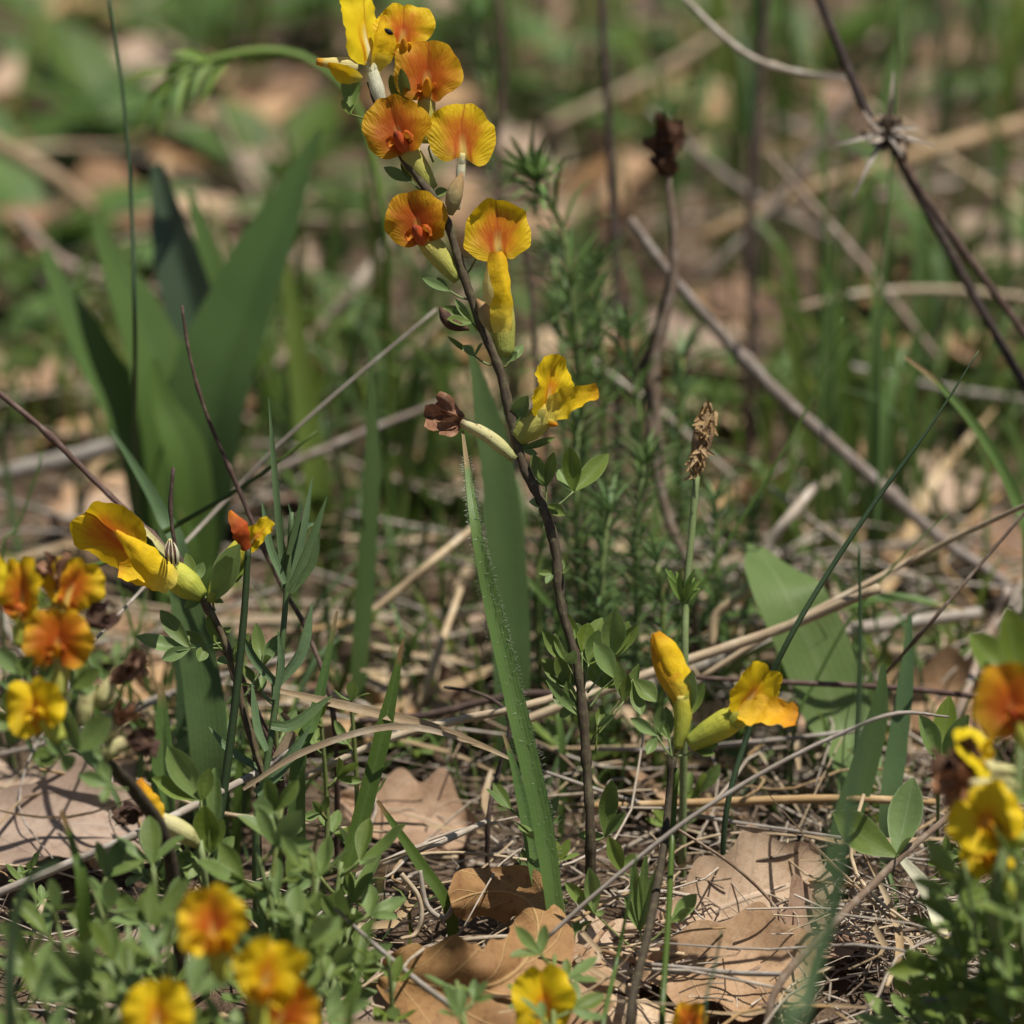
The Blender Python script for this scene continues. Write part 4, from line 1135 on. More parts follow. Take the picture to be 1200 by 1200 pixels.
for (a_, b_, d_, r_, lab) in FAR:
    m_ = ((a_[0] + b_[0]) / 2 + R.uniform(-14, 14), (a_[1] + b_[1]) / 2 + R.uniform(-14, 14))
    stalk('dry_stalk', 'blurred dry stem ' + lab, S, R.choice(('straw', 'straw_grey', 'twig_grey')), [(a_[0], a_[1], d_), m_, b_], [r_ * 0.8, r_, r_ * 0.7])

# straw-coloured flat blades
blade('tan dry grass leaf arching towards the hairy blade', 'straw_blade', [(322, 808, 1.2), (400, 826), (500, 850), (560, 872), (604, 892, 1.205)], [5, 11, 12, 9, 3], root=False, name='dry_grass_leaf', cat='dry grass')
blade('second tan dry leaf arching below the first towards the hairy blade', 'straw_blade', [(285, 925, 1.195), (350, 884), (430, 856), (490, 853), (560, 872, 1.2)], [4, 8, 8, 8, 3], root=False, name='dry_grass_leaf', cat='dry grass')
blade('whitish dry strap hanging from the three-part leaf', 'claw_white', [(1058, 1008, 1.183), (1080, 1034), (1094, 1062), (1104, 1100, 1.17)], [10, 20, 20, 16], root=False, name='dry_grass_leaf', cat='dry grass')
blade('twisted whitish dry leaf lying under the needle-leaved stalk', 'straw_blade', [(322, 890, 1.21), (340, 865), (338, 845), (330, 835, 1.21)], [8, 14, 12, 6], root=False, name='dry_grass_leaf', cat='dry grass', twist=0.9)

# green blades and rush-like stalks
blade('wide upright grey-green blade behind the shoot', 'grass_blue', [(600, 830, 1.29), (596, 700), (584, 560), (566, 470), (550, 405)], [40, 46, 46, 36, 6], fold=0.2)
hairy = blade('long hairy bright green blade tapering upward', 'grass', [(652, 1092, 1.185), (634, 960), (600, 810), (575, 705), (556, 610), (542, 505, 1.2)], [20, 25, 25, 20, 12, 3], fold=0.35)
blade('short dark green blade folded against the hairy blade', 'grass', [(640, 1085, 1.193), (622, 985), (604, 905), (590, 860)], [16, 20, 14, 3])
blade('narrow upright blade standing free left of the hairy blade', 'grass', [(404, 1042, 1.2), (420, 970), (446, 870), (473, 748)], [20, 21, 20, 3], fold=0.5)
blade('short green blade leaning left in the shade', 'grass', [(528, 1072, 1.195), (492, 1012), (442, 938)], [14, 15, 4])
blade('dark grey-green blade standing upright in the middle distance', 'grass_blue', [(418, 800, 1.31), (426, 680), (434, 540), (433, 412)], [26, 30, 26, 5], nor=(0.7, 0.1, 0.7))
blade('wide grey-green blade hidden behind the small shoot', 'grass_blue', [(246, 900, 1.25), (236, 800), (215, 700), (185, 620)], [44, 48, 40, 8])
blade('grey-green blade leaning left behind the slanting straw', 'grass_blue', [(215, 680, 1.27), (188, 600), (160, 550), (130, 503)], [30, 26, 18, 4])
blade('blurred pale green blade beside the broad leaves', 'grass_yellow', [(372, 580, 1.45), (356, 470), (345, 380), (332, 280)], [30, 30, 24, 5])
blade('green blade standing beside the needle-leaved stalk', 'grass', [(348, 905, 1.205), (368, 840), (382, 780), (395, 716)], [20, 20, 14, 3], fold=0.5)
blade('light green upright blade left of the dark stalk', 'grass', [(190, 1000, 1.235), (191, 900), (189, 800)], [30, 28, 6])
blade('curved green blade dropping to the right edge', 'grass', [(1206, 660, 1.29), (1190, 585), (1150, 510), (1100, 450), (1060, 418)], [17, 18, 16, 12, 4], fold=0.4)
blade('green blade arching over level near the right edge', 'grass', [(920, 760, 1.31), (945, 725), (1000, 708), (1060, 702), (1130, 716)], [12, 20, 24, 20, 6], nor=(0, 1, 0.6), root=True)
blade('broad pale sage-green leaf behind the open yellow flower', 'sage', [(1005, 910, 1.275), (985, 850, 1.285), (955, 770), (918, 690), (885, 640, 1.31)], [60, 92, 96, 84, 20], fold=0.15, nor=(0.35, 0.3, 0.9))
blade('green blade standing right of the sage leaf', 'grass_blue', [(1040, 960, 1.245), (1050, 880), (1062, 790), (1066, 720)], [22, 26, 20, 5])
blade('bluish blade standing behind the near blurred blade', 'grass_blue', [(985, 990, 1.24), (1012, 900), (1030, 830), (1035, 780)], [30, 34, 28, 6])
blade('strongly blurred grey-green blade close to the viewer', 'grass_blue', [(915, 1290, 0.88), (945, 1150), (972, 1020), (994, 930), (1024, 845)], [16, 21, 23, 18, 4], fold=0.3)
blade('blurred narrow blade close to the viewer crossing the dry mat', 'grass_dark', [(945, 1215, 1.03), (978, 1070), (1000, 930), (1008, 820), (1004, 730)], [9, 9, 8, 7, 3])
blade('dim out of focus blade near the lower left corner', 'grass_dark', [(12, 1215, 1.06), (14, 1100), (34, 1030), (70, 1010)], [14, 14, 12, 8])
blade('dim green blade standing low beside the lower left bush', 'grass', [(98, 1060, 1.12), (88, 1000), (72, 950)], [14, 18, 5])
blade('thin out of focus blade in front of the curled oak leaf', 'grass', [(408, 1215, 1.06), (425, 1130), (445, 1040), (450, 1010)], [10, 11, 9, 3])

Q = 'rush'
def rush(label, mat, pts, radii, **k):
    return stalk('grass_stalk', label, 'grass stalk', mat, pts, radii, root='end', jitter=0.02, **k)

rush('dark straight green stalk rising to the red-tipped bud', 'grass_dark', [(291, 640, 1.195), (286, 720), (276, 820), (262, 930), (250, 1015)], [4.5, 6, 6.4, 6, 6])
rush('thin dark upright stalk in front of the broad green leaves', 'grass_dark', [(126, -12, 1.29), (143, 100), (154, 240), (158, 380), (158, 500, 1.33), (162, 620, 1.38)], [2.4, 3, 3.6, 4, 4])
rush('dark green stalk slanting up to a fine tip on the right', 'grass_dark', [(1147, 411, 1.215), (1090, 500), (1030, 582), (970, 672), (920, 758), (880, 850, 1.22), (850, 960)], [1, 3.6, 4.4, 4.6, 4.6])
rush('thin green stalk passing behind the spiky dry knot', 'grass', [(1058, -12, 1.36), (1048, 140), (1040, 260), (1032, 400), (1030, 560), (1022, 680)], [2.4, 2.8, 3, 3])
rush('faint green stalk left of the spiky dry knot', 'grass', [(966, 120, 1.42), (968, 260), (964, 400), (960, 520)], [2, 3, 3.4, 3.6])
rush('thin green stalk curving up from behind the closed yellow flower', 'grass', [(988, 372, 1.29), (950, 470), (900, 560), (850, 640), (800, 730), (770, 830)], [1.2, 2.6, 3.2, 3.6, 3.6])
rush('fine stalk with an orange tip rising towards the weathered twig', 'grass', [(1110, 602, 1.27), (1060, 650), (1000, 720), (960, 790), (930, 860)], [1, 2.4, 3, 3.2])
rush('green stalk running along the slim dark-stemmed shoot', 'grass', [(793, 900, 1.182), (788, 980), (783, 1080, 1.16), (776, 1190, 1.14)], [4, 5, 5, 5])
rush('slender green stalk crossing in front of the slim shoot', 'grass', [(746, 1000, 1.15), (736, 1060), (722, 1130), (706, 1210, 1.13)], [1.6, 3.4, 4, 4])
rush('thin green stalk crossing behind the sideways yellow flower', 'grass', [(372, 505, 1.25), (300, 560), (220, 608), (120, 660), (-15, 715, 1.22)], [2, 4, 4.4, 4, 3.6])
rush('fine stalk standing at the left edge above the wilting flowers', 'grass', [(50, 530, 1.3), (38, 570), (20, 620), (2, 660)], [1.5, 2.4, 2.6, 2.6])
rush('blurred thin stalk in front of the flat tan oak leaf', 'grass_dark', [(846, 1090, 1.12), (838, 1130), (826, 1190, 1.11)], [1.6, 2.8, 3])
rush('dark thin stalk near the right edge passing the seedling', 'grass_dark', [(1007, 640, 1.25), (1008, 760), (1005, 860), (996, 980)], [2, 3, 3.4, 3.4])

# hairs on the long blade
mb = MB()
hp = spl(pts3([(652, 1092, 1.185), (634, 960), (600, 810), (575, 705), (556, 610), (542, 505, 1.2)]), 160)
hw = np.interp(np.linspace(0, 1, 160), np.linspace(0, 1, 6), [20, 25, 25, 20, 12, 3]) * px(1) * 0.5
rg = random.Random(77)
for i in range(2, 150):
    for sg in (-1, 1):
        for q in range(2):
            b = hp[i] + A(1, 0.22, 0.1) * sg * hw[i] * rg.choice((0.95, 0.97, rg.uniform(0, 1)))
            e = b + A(sg * rg.uniform(0.2, 1), rg.uniform(-0.4, 0.6), rg.uniform(0.2, 0.8)) * px(rg.uniform(3, 8))
            mb.tube([b, e], [0.00006, 0.00003], 3, 2)
hs = build(mb, 'hairs', M['hair'], hairy)
hs['kind'] = 'stuff'

# plantain-like stalk with a dried head
pb = pts3([(817, 548, 1.225), (811, 620), (804, 700), (802, 800, 1.225)])
pf = foot(pb[-1])
pl = thing('plantain', (pf[0], pf[1], 0), 'upright yellow-green stalk topped by a dried tan flower head', 'plant')
mb = MB()
mb.tube(np.vstack([pb, pf]), [px(4.2), px(4.6), px(5)], 7, 24)
build(mb, 'stem', M['petiole'], pl)
mb = MB()
add_loft(mb, [P(816, 556, 1.225), P(820, 530, 1.225), P(826, 500, 1.225), P(830, 472, 1.225)], [px(q) for q in (5, 9, 12, 13, 10, 4)], [px(q) for q in (5, 8, 10, 11, 8, 4)], A(1, 0, 0))
hd = build(mb, 'flower_head', M['fluff'], pl)
rg = random.Random(31)
for k in range(46):
    f = rg.uniform(0, 1)
    c = P(815 + 14 * f + rg.uniform(-9, 9), 552 - 78 * f, 1.222 - rg.uniform(0, 0.003))
    mb2 = mb if k == 0 else mb2
    if k == 0:
        mb2 = MB()
    mb2.ribbon([c, c + A(rg.uniform(-0.5, 0.5), rg.uniform(-1, 1), 0.5) * px(9), c + A(rg.uniform(-0.6, 0.6), rg.uniform(-1.2, 1), 0.6) * px(18)], [px(3), px(6), px(2)], A(rg.uniform(-1, 1), 0.3, 1), n=5, cols=3, fold=0.5)
o = build(mb2, 'dry_florets', M['fluff'], hd)
mb = MB()
for k in range(16):
    a = rg.uniform(0, 6.28)
    c = P(800, 706, 1.224)
    dr = A(math.cos(a) * 0.5, rg.uniform(0.2, 1.2), math.sin(a) * 0.5)
    mb.ribbon([c, c + dr * px(20), c + dr * px(34) + A(rg.uniform(-.4, .4), 0, 0) * px(12)], [px(4), px(9), px(2)], A(rg.uniform(-.6, .6), 0.2, 1), n=6, cols=3, fold=0.4)
build(mb, 'bract_tuft', M['spurge_fresh'], pl)

# spiky dry stalk at the upper right
sp = pts3([(955, -14, 1.33), (985, 60), (1014, 128), (1040, 162), (1098, 268), (1150, 362), (1206, 462, 1.33), (1270, 580, 1.33)])
sf = foot(sp[-1])
sd = thing('dry_flower_stalk', (sf[0], sf[1], 0), 'tall dry brown stalk forking at a spiky withered knot', 'dry stalk')
mb = MB()
mb.tube(np.vstack([sp, sf]), [px(q) for q in (6, 6.4, 6.4, 6.5, 6.5, 7, 7, 7, 7)], 7, 60, jitter=0.05, rng=R)
build(mb, 'stem', M['twig_dark'], sd)
mb = MB()
s2 = pts3([(1044, 166, 1.325), (1082, 228), (1130, 295), (1206, 398, 1.325), (1290, 520)])
mb.tube(s2, [px(5), px(5.4), px(5)], 6, 30, jitter=0.05, rng=R)
build(mb, 'side_stem', M['twig_dark'], sd)
mb = MB()
rg = random.Random(8)
add_loft(mb, [P(1020, 140, 1.322), P(1040, 156, 1.32), P(1066, 166, 1.322)], [px(q) for q in (5, 13, 15, 10, 4)], [px(q) for q in (5, 12, 13, 9, 4)], A(0, 1, 0))
for q in range(4):
    add_crumple(mb, P(1036 + 7 * q, 152 + 4 * q, 1.318), A(rg.uniform(-.6, .6), rg.uniform(-.6, .6), 1), px(30), 5 + q, 1.3)
kn = build(mb, 'seed_head', M['twig_brown'], sd)
for (tu, tv, w) in [(1047, 84, 7), (978, 170, 6), (1000, 232, 5), (1096, 172, 4), (1076, 150, 8), (1012, 130, 6), (1058, 184, 6), (1018, 166, 9)]:
    mb = MB()
    mb.ribbon([P(1038, 156, 1.318), P((1038 + tu) / 2 + rg.uniform(-5, 5), (156 + tv) / 2 + rg.uniform(-5, 5), 1.31), P(tu, tv, 1.31)], [px(w), px(w * 1.2), px(2)], A(0.2, 0.3, 1), n=7, cols=3, fold=0.4)
    build(mb, 'dry_bract', M['straw_grey'], kn)

# knotted stalk with a blackened head
kp = pts3([(783, 205, 1.33), (790, 290), (787, 340), (770, 405), (765, 450), (768, 540), (784, 612), (812, 690, 1.33)])
kf = foot(kp[-1])
kt = thing('dry_flower_stalk', (kf[0], kf[1], 0), 'crooked brown stalk with a swollen knot and a blackened seed head', 'dry stalk')
mb = MB()
mb.tube(np.vstack([kp, kf]), [px(q) for q in (4, 6, 7, 9, 13, 7, 6, 6, 6, 6)], 7, 60, jitter=0.12, rng=R)
build(mb, 'stem', M['twig_brown'], kt)
mb = MB()
for (cu, cv, ln, sd2) in [(782, 205, 44, 1), (784, 190, 52, 2), (776, 205, 34, 3), (788, 170, 40, 4), (772, 150, 24, 6)]:
    add_crumple(mb, P(cu, cv, 1.328), A(0, 1, 0.2), px(ln), sd2, 0.5)
build(mb, 'seed_head', M['withered_dark'], kt)
mb = MB()
mb.tube(pts3([(788, 320, 1.335), (772, 380), (756, 420), (740, 450)]), [px(6), px(6), px(3)], 6, 14, jitter=0.2, rng=R)
build(mb, 'side_branch', M['twig_dark'], kt)

# ------------------------------------------------------------------ needle-leaved plants
def needles(mb, pts, count, length, width, rg, tuft=12, droop=0.3, upw=0.7):
    p = spl(pts, 60)
    t = tangents(p)
    a = 0
    for k in range(count):
        i = int(59 * (0.12 + 0.86 * k / count))
        a += 2.4 + rg.uniform(-.3, .3)
        s = nrm(np.cross(t[i], (0.3, 1, 0.1)))
        b = np.cross(t[i], s)
        out = nrm(s * math.cos(a) + b * math.sin(a) + t[i] * rg.uniform(upw * 0.5, upw * 1.4))
        L = length * rg.uniform(0.7, 1.15)
        e = p[i] + out * L
        m = p[i] + out * L * 0.5 + t[i] * L * 0.08
        mb.ribbon([p[i], m, e - t[i] * L * droop * rg.uniform(0, 0.5)], [width * 0.6, width, width * 0.9, width * 0.2], t[i] + out * 0.2, n=5, cols=3, fold=0.3)
    for k in range(tuft):
        a = rg.uniform(0, 6.28)
        s = nrm(np.cross(t[-1], (0.3, 1, 0.1)))
        b = np.cross(t[-1], s)
        out = nrm(s * math.cos(a) + b * math.sin(a) + t[-1] * rg.uniform(0.2, 2.2))
        L = length * rg.uniform(0.5, 0.9)
        mb.ribbon([p[-1], p[-1] + out * L * 0.6, p[-1] + out * L + (s * math.cos(a) + b * math.sin(a)) * L * 0.2], [width * 0.7, width, width * 0.2], t[-1] + out * 0.2, n=4, cols=3, fold=0.3)


SPU = [((628, 212), (700, 420), 1.335, 1.3, 'among the feathery ones, its bright tuft nearest the orange flowers', True), ((700, 318), (716, 560), 1.36, 1.0, 'standing by the dark stem with the cut node', False), ((735, 400), (742, 640), 1.33, 1.1, 'left of the swollen knot', False),
       ((682, 470), (690, 700), 1.31, 0.95, 'behind the leaf cluster of the tall shoot', False), ((756, 545), (752, 760), 1.3, 0.9, 'below the swollen knot', False), ((800, 420), (806, 640), 1.37, 1.0, 'right of the swollen knot', False),
       ((650, 300), (668, 560), 1.39, 1.0, 'behind the yellow side flower', False), ((838, 590), (836, 760), 1.33, 0.85, 'behind the dried tan head', False), ((714, 600), (712, 780), 1.29, 0.9, 'over the leafy middle of the tall shoot', False),
       ((640, 610), (640, 780), 1.31, 0.8, 'right of the wide grey-green blade', False), ((560, 30), (600, 330), 1.5, 1.1, 'behind the topmost flowers', False), ((770, 660), (770, 830), 1.29, 0.8, 'over the closed yellow flower', False), ((880, 610), (870, 740), 1.36, 0.8, 'beside the sage leaf tip', False), ((475, 170), (520, 420), 1.46, 1.0, 'left of the shoot tip, behind its flowers', False)]
for k, (tp, bs, d, sc, lab, fresh) in enumerate(SPU):
    rg = random.Random(300 + k)
    p1 = P(tp[0], tp[1], d)
    p0 = foot(P(bs[0], bs[1], d))
    pm = P((tp[0] + bs[0]) / 2 + rg.uniform(-12, 12), (tp[1] + bs[1]) / 2, d)
    t = thing('spurge_plant', (p0[0], p0[1], 0), 'feathery narrow-leaved spurge ' + lab, 'plant', 'feathery spurge plants')
    mb = MB()
    mb.tube([p0, pm, p1], [0.0011, 0.0009, 0.0007], 5, 16)
    build(mb, 'stem', M['petiole'], t)
    mb = MB()
    needles(mb, [p0, pm, p1], 78, px(74) * sc, px(6.5) * sc, rg, 24 if fresh else 16)
    build(mb, 'foliage', M['spurge'], t)
    if fresh:
        mb = MB()
        needles(mb, [p1 - np.array((0, 0, 0.012)), p1], 16, px(48), px(7), rg, 30, 0.9, 0.3)
        build(mb, 'tuft', M['spurge_fresh'], t)

nb = pts3([(342, 600, 1.2), (336, 690), (326, 800), (312, 900), (300, 980)])
nf = foot(nb[-1])
nd = thing('needle_leaved_stalk', (nf[0], nf[1], 0), 'sharp blue-green stalk with long needle leaves beside the red-tipped bud', 'plant')
mb = MB()
mb.tube(np.vstack([nb, nf]), [px(3), px(4), px(4.6), px(5)], 6, 30)
build(mb, 'stem', M['needle'], nd)
for (b0, m0, t0, w) in [((333, 690), (325, 590), (315, 466), 8), ((334, 684), (316, 640), (307, 588), 10), ((338, 694), (362, 640), (383, 582), 11), ((338, 690), (352, 640), (366, 560), 9), ((338, 680), (346, 620), (338, 590), 9), ((340, 660), (356, 620), (376, 612), 8),
                        ((340, 695), (366, 660), (374, 616), 10), ((326, 800), (352, 765), (366, 706), 14), ((325, 802), (300, 775), (283, 742), 11), ((318, 850), (345, 850), (390, 815), 15), ((312, 880), (300, 850), (295, 800), 11), ((300, 930), (330, 900), (365, 850), 14),
                        ((338, 650), (348, 610), (352, 588), 8), ((336, 670), (330, 630), (332, 604), 8), ((310, 905), (270, 880), (245, 852), 10), ((322, 820), (330, 780), (326, 740), 9)]:
    mb = MB()
    mb.ribbon(pts3([b0, m0, t0], 1.2 + R.uniform(-0.006, 0.006)), [px(w * 0.7), px(w), px(w * 0.9), px(1.5)], A(R.uniform(-0.6, 0.6), 0.3, 1), n=10, cols=3, fold=0.5)
    build(mb, 'needle_leaf', M['needle'], nd)
# nodding stalk with a green bud tuft, behind the topmost flower
vb = pts3([(200, 82, 1.4), (250, 70), (310, 60), (365, 72), (420, 130), (450, 260), (455, 420, 1.42)])
vf = foot(vb[-1])
vd = thing('nodding_stalk', (vf[0], vf[1], 0), 'blurred green stalk nodding left with a tuft of narrow buds', 'plant')
mb = MB()
mb.tube(np.vstack([vb, vf]), [px(7), px(6), px(5), px(4), px(4)], 6, 40)
build(mb, 'stem', M['spurge_fresh'], vd)
mb = MB()
rg = random.Random(6)
for k in range(22):
    f = rg.uniform(0, 1)
    c = P(190 + 90 * f, 84 - 14 * f, 1.4)
    dr = A(rg.uniform(-1, -0.2), rg.uniform(-0.8, 0.4), rg.uniform(-.4, .5))
    L = px(rg.uniform(45, 95), 1.4)
    mb.ribbon([c, c + dr * L * 0.5, c + dr * L + A(0.1, -0.5, 0) * L * 0.4], [px(5), px(11), px(8), px(2)], A(0, 0.4, 1), n=7, cols=3, fold=0.3)
build(mb, 'bud_tuft', M['spurge_fresh'], vd)

# ------------------------------------------------------------------ the clump of broad strap leaves, left
lb = G(210, 640)
lily = thing('bulb_plant', (lb[0], lb[1], 0), 'clump of broad smooth green strap leaves standing behind the twigs', 'plant')
for (pts, ws, mt, nor, fo) in [([(190, 640, 1.41), (165, 530), (110, 420), (72, 345), (52, 292)], [30, 66, 70, 52, 12], 'broad', (0.4, 0.5, 0.8), 0.25), ([(205, 640, 1.405), (200, 500), (165, 380), (132, 310), (110, 255)], [40, 92, 92, 62, 10], 'broad', (0.5, 0.25, 0.9), 0.2),
                               ([(225, 640, 1.40), (250, 480), (292, 350), (336, 245), (376, 150)], [46, 100, 112, 76, 6], 'broad', (-0.5, 0.2, 0.9), 0.3), ([(215, 640, 1.42), (238, 460), (228, 370), (205, 285), (184, 192)], [20, 26, 56, 70, 56, 14], 'broad_shaded', (-0.2, -0.2, 1), 0.35),
                               ([(220, 640, 1.43), (252, 450), (250, 340), (235, 270), (222, 225)], [30, 46, 60, 46, 8], 'broad', (0.5, 0.1, 0.8), 0.3), ([(230, 640, 1.39), (222, 560), (190, 470), (180, 420)], [30, 50, 50, 10], 'broad', (0.3, 0.3, 0.9), 0.3)]:
    p = pts3(pts)
    p[0] = np.array((p[0][0], p[0][1], 0.0))
    mb = MB()
    mb.ribbon(p, [px(w, 1.4) for w in ws], A(*nor), n=26, fold=fo, cols=9)
    build(mb, 'leaf', M[mt], lily)

# ------------------------------------------------------------------ dead oak leaves
def rot(e):
    cx, sx, cy, sy, cz, sz = math.cos(e[0]), math.sin(e[0]), math.cos(e[1]), math.sin(e[1]), math.cos(e[2]), math.sin(e[2])
    X = np.array(((1, 0, 0), (0, cx, -sx), (0, sx, cx)))
    Y = np.array(((cy, 0, sy), (0, 1, 0), (-sy, 0, cy)))
    Z = np.array(((cz, -sz, 0), (sz, cz, 0), (0, 0, 1)))
    return Z @ Y @ X


def oak_leaf(seed, L, W, curl=0.6, bend=0.5, nl=20, nw=8, lobes=4.0):
    """lobed leaf along +x, face up; margins curl, blade bends and buckles"""
    rg = random.Random(seed)
    mb = MB()
    V = np.zeros((nl, nw + 1, 3))
    U = np.zeros((nl, nw + 1, 2))
    ph = rg.uniform(0, 0.5)
    tw = rg.uniform(-0.5, 0.5)
    for i in range(nl):
        t = i / (nl - 1)
        env = math.sin(math.pi * min(max(t * 0.93 + 0.03, 0), 1)) ** 0.7 * (0.6 + 0.55 * t)
        for j in range(nw + 1):
            x = -1 + 2 * j / nw
            lob = 1 + 0.15 * math.sin((t * lobes + ph + (0.12 if x > 0 else 0)) * 2 * math.pi) * min(1, 4 * t)
            hw = W * 0.5 * env * (1 + (lob - 1) * abs(x))
            y = x * hw
            z = curl * (y * y) / (W * 0.5) + bend * L * 0.25 * math.sin(t * 2.6 + seed) + 0.11 * W * mnoise.noise((t * 3 + seed * 2.3, x * 1.3, 1.7)) + tw * y * (t - 0.5)
            z += 0.025 * W * math.sin(t * lobes * 6.28 + seed) * abs(x)
            V[i, j] = (L * (t - 0.5) + 0.10 * abs(y) * (t - 0.3), y, z)
            U[i, j] = (0.5 + x / 2, t)
    mb.grid(V, U)
    # the leaf stalk
    b = V[0, nw // 2]
    mb.tube([b + (0.004, 0, 0), b + (-L * 0.1, 0.001, 0.0006), b + (-L * 0.2, 0.002, 0.0)], [0.0009, 0.0008, 0.0007], 4, 5)
    return mb


def lay_leaf(seed, L, W, loc, eul, mat, label, curl=0.6, bend=0.5):
    mb = oak_leaf(seed, L, W, curl, bend, 44, 12, 3.0)
    o = build(mb, 'oak_leaf', M[mat], origin=(0, 0, 0))
    o.location = tuple(loc)
    o.rotation_euler = eul
    return tag(o, label, 'dead leaf')


# the curled one: a blade bent round like a C, its upper arm folded back over the opening
def curled_leaf():
    ctr = pts3([(446, 1136, 1.176), (500, 1152, 1.168), (560, 1156, 1.162), (606, 1136, 1.164), (630, 1096, 1.172), (622, 1062, 1.182), (594, 1048, 1.188), (556, 1050, 1.186), (528, 1060, 1.178)])
    n = 60
    p = spl(ctr, n)
    t = tangents(p)
    w = np.interp(np.linspace(0, 1, n), [0, 0.1, 0.3, 0.5, 0.62, 0.72, 0.85, 0.95, 1], [30, 84, 112, 92, 66, 64, 62, 52, 30])
    cols = 13
    V = np.zeros((n, cols, 3))
    U = np.zeros((n, cols, 2))
    for i in range(n):
        f = i / (n - 1)
        up = np.array(A(0, 1, 0))
        s = nrm(np.cross(t[i], NV))          # left of travel, in the picture plane
        s = -s if s @ np.cross(NV, t[i]) < 0 else s
        for j in range(cols):
            x = -1 + 2 * j / (cols - 1)      # +1: inner side of the bend
            lob = 1 + 0.13 * math.sin(f * 34 + (0 if x > 0 else 1.3)) * abs(x)
            y = x * w[i] * 0.5 * lob
            if x > 0:
                y *= 0.82 + 0.25 * (f < 0.35 or f > 0.75)
            z = 0.010 * math.sin(f * 5.0 + 0.6) + (0.35 if f < 0.5 else -0.25) * abs(x) * 0.012 + 0.003 * math.sin(f * 22 + x * 2) * abs(x)
            z += 0.004 * mnoise.noise((f * 6, x * 1.5, 2.0))
            lean = (0.0 if f > 0.55 else (0.55 - f) * 0.9)
            V[i, j] = p[i] + s * px(y) + NV * (z * 0.7) + NV * (-lean * px(y))
            U[i, j] = (0.5 + x / 2, f * 0.9)
    mb = MB()
    mb.grid(V, U)
    o = build(mb, 'oak_leaf', M['oak_brown'], origin=foot(p[20], depth=0))
    return tag(o, 'brown dead oak leaf curled round like a C, hollow in its middle', 'dead leaf')


curled_leaf()
lay_leaf(3, 0.044, 0.030, G(872, 1050, 0.010), (0.75, -0.22, 0.35), 'oak_pale', 'pale grey-tan oak leaf tilted up on the litter behind the flat one', 0.3, 0.3)
lay_leaf(5, 0.042, 0.034, G(850, 1140, 0.006), (0.42, 0.05, -0.2), 'oak_tan', 'flat tan oak leaf under the blurred thin stalk', 0.25, 0.25)
lay_leaf(8, 0.036, 0.026, G(955, 1105, 0.005), (0.3, -0.1, 0.9), 'oak_tan', 'tan oak leaf half under the dry grass mat', 0.5, 0.4)
lay_leaf(9, 0.046, 0.034, G(415, 1175, 0.010), (0.7, -0.15, 0.9), 'oak_pale', 'pale oak leaf at the lower left end of the curled brown one', -0.6, 0.5)
lay_leaf(12, 0.05, 0.034, G(50, 985, 0.008), (0.4, 0.1, 0.2), 'oak_pale', 'pale oak leaf lying under the wilting flowers', 0.4, 0.4)
lay_leaf(14, 0.034, 0.026, G(475, 960, 0.006), (0.5, 0.0, -0.4), 'oak_tan', 'tan oak leaf half shaded behind the free-standing narrow blade', 0.4, 0.4)
lay_leaf(15, 0.040, 0.03, G(735, 1120, 0.004), (0.35, 0.0, 1.0), 'oak_pale', 'pale oak leaf between the slim shoot and the flat tan leaf', 0.3, 0.3)
lay_leaf(17, 0.04, 0.03, G(1090, 830, 0.014), (0.9, 0.0, 0.1), 'oak_tan', 'pinkish oak leaf showing under the reddish horizontal twig', 0.3, 0.3)

# ------------------------------------------------------------------ litter and grass all around
NPR = np.random.RandomState(3)
XR, Y0, Y1 = 0.62, 0.62, 2.75


def in_view(p):
    u, v, d = project(p)
    return -60 < u < 1260 and -60 < v < 1260


def scatter(name, cat, variants, places, labels, group, keep, stuff_name, stuff_label):
    """places: (variant, loc, euler, scale); the 'keep' that show largest become things, the rest one object"""
    sc = []
    for q in places:
        c = np.asarray(q[1]) + np.array((0, 0, 0.01))
        u, v, d = project(c)
        sc.append((q[3] / d) if in_view(c) else -1)
    order = np.argsort(sc)[::-1]
    meshes = {}
    rest = {}
    for k, i in enumerate(order):
        vi, loc, eul, s = places[i]
        mbv, mat = variants[vi]
        if k < keep and sc[i] > 0:
            if vi not in meshes:
                meshes[vi] = mbv.mesh(name, M[mat])
            o = bpy.data.objects.new(name, meshes[vi])
            COL.objects.link(o)
            o.location = tuple(loc)
            o.rotation_euler = tuple(eul)
            o.scale = (s, s, s)
            lab, grp = labels(vi, loc)
            tag(o, lab, cat, grp)
        else:
            if mat not in rest:
                rest[mat] = MB()
            V = np.vstack(mbv.v) * s @ rot(eul).T + np.asarray(loc)
            rest[mat].add(V, mbv.f, np.vstack(mbv.uv))
    root = None
    for mat, m in rest.items():
        o = build(m, stuff_name, M[mat], origin=(0, 0, 0))
        tag(o, stuff_label, cat, None, 'stuff')


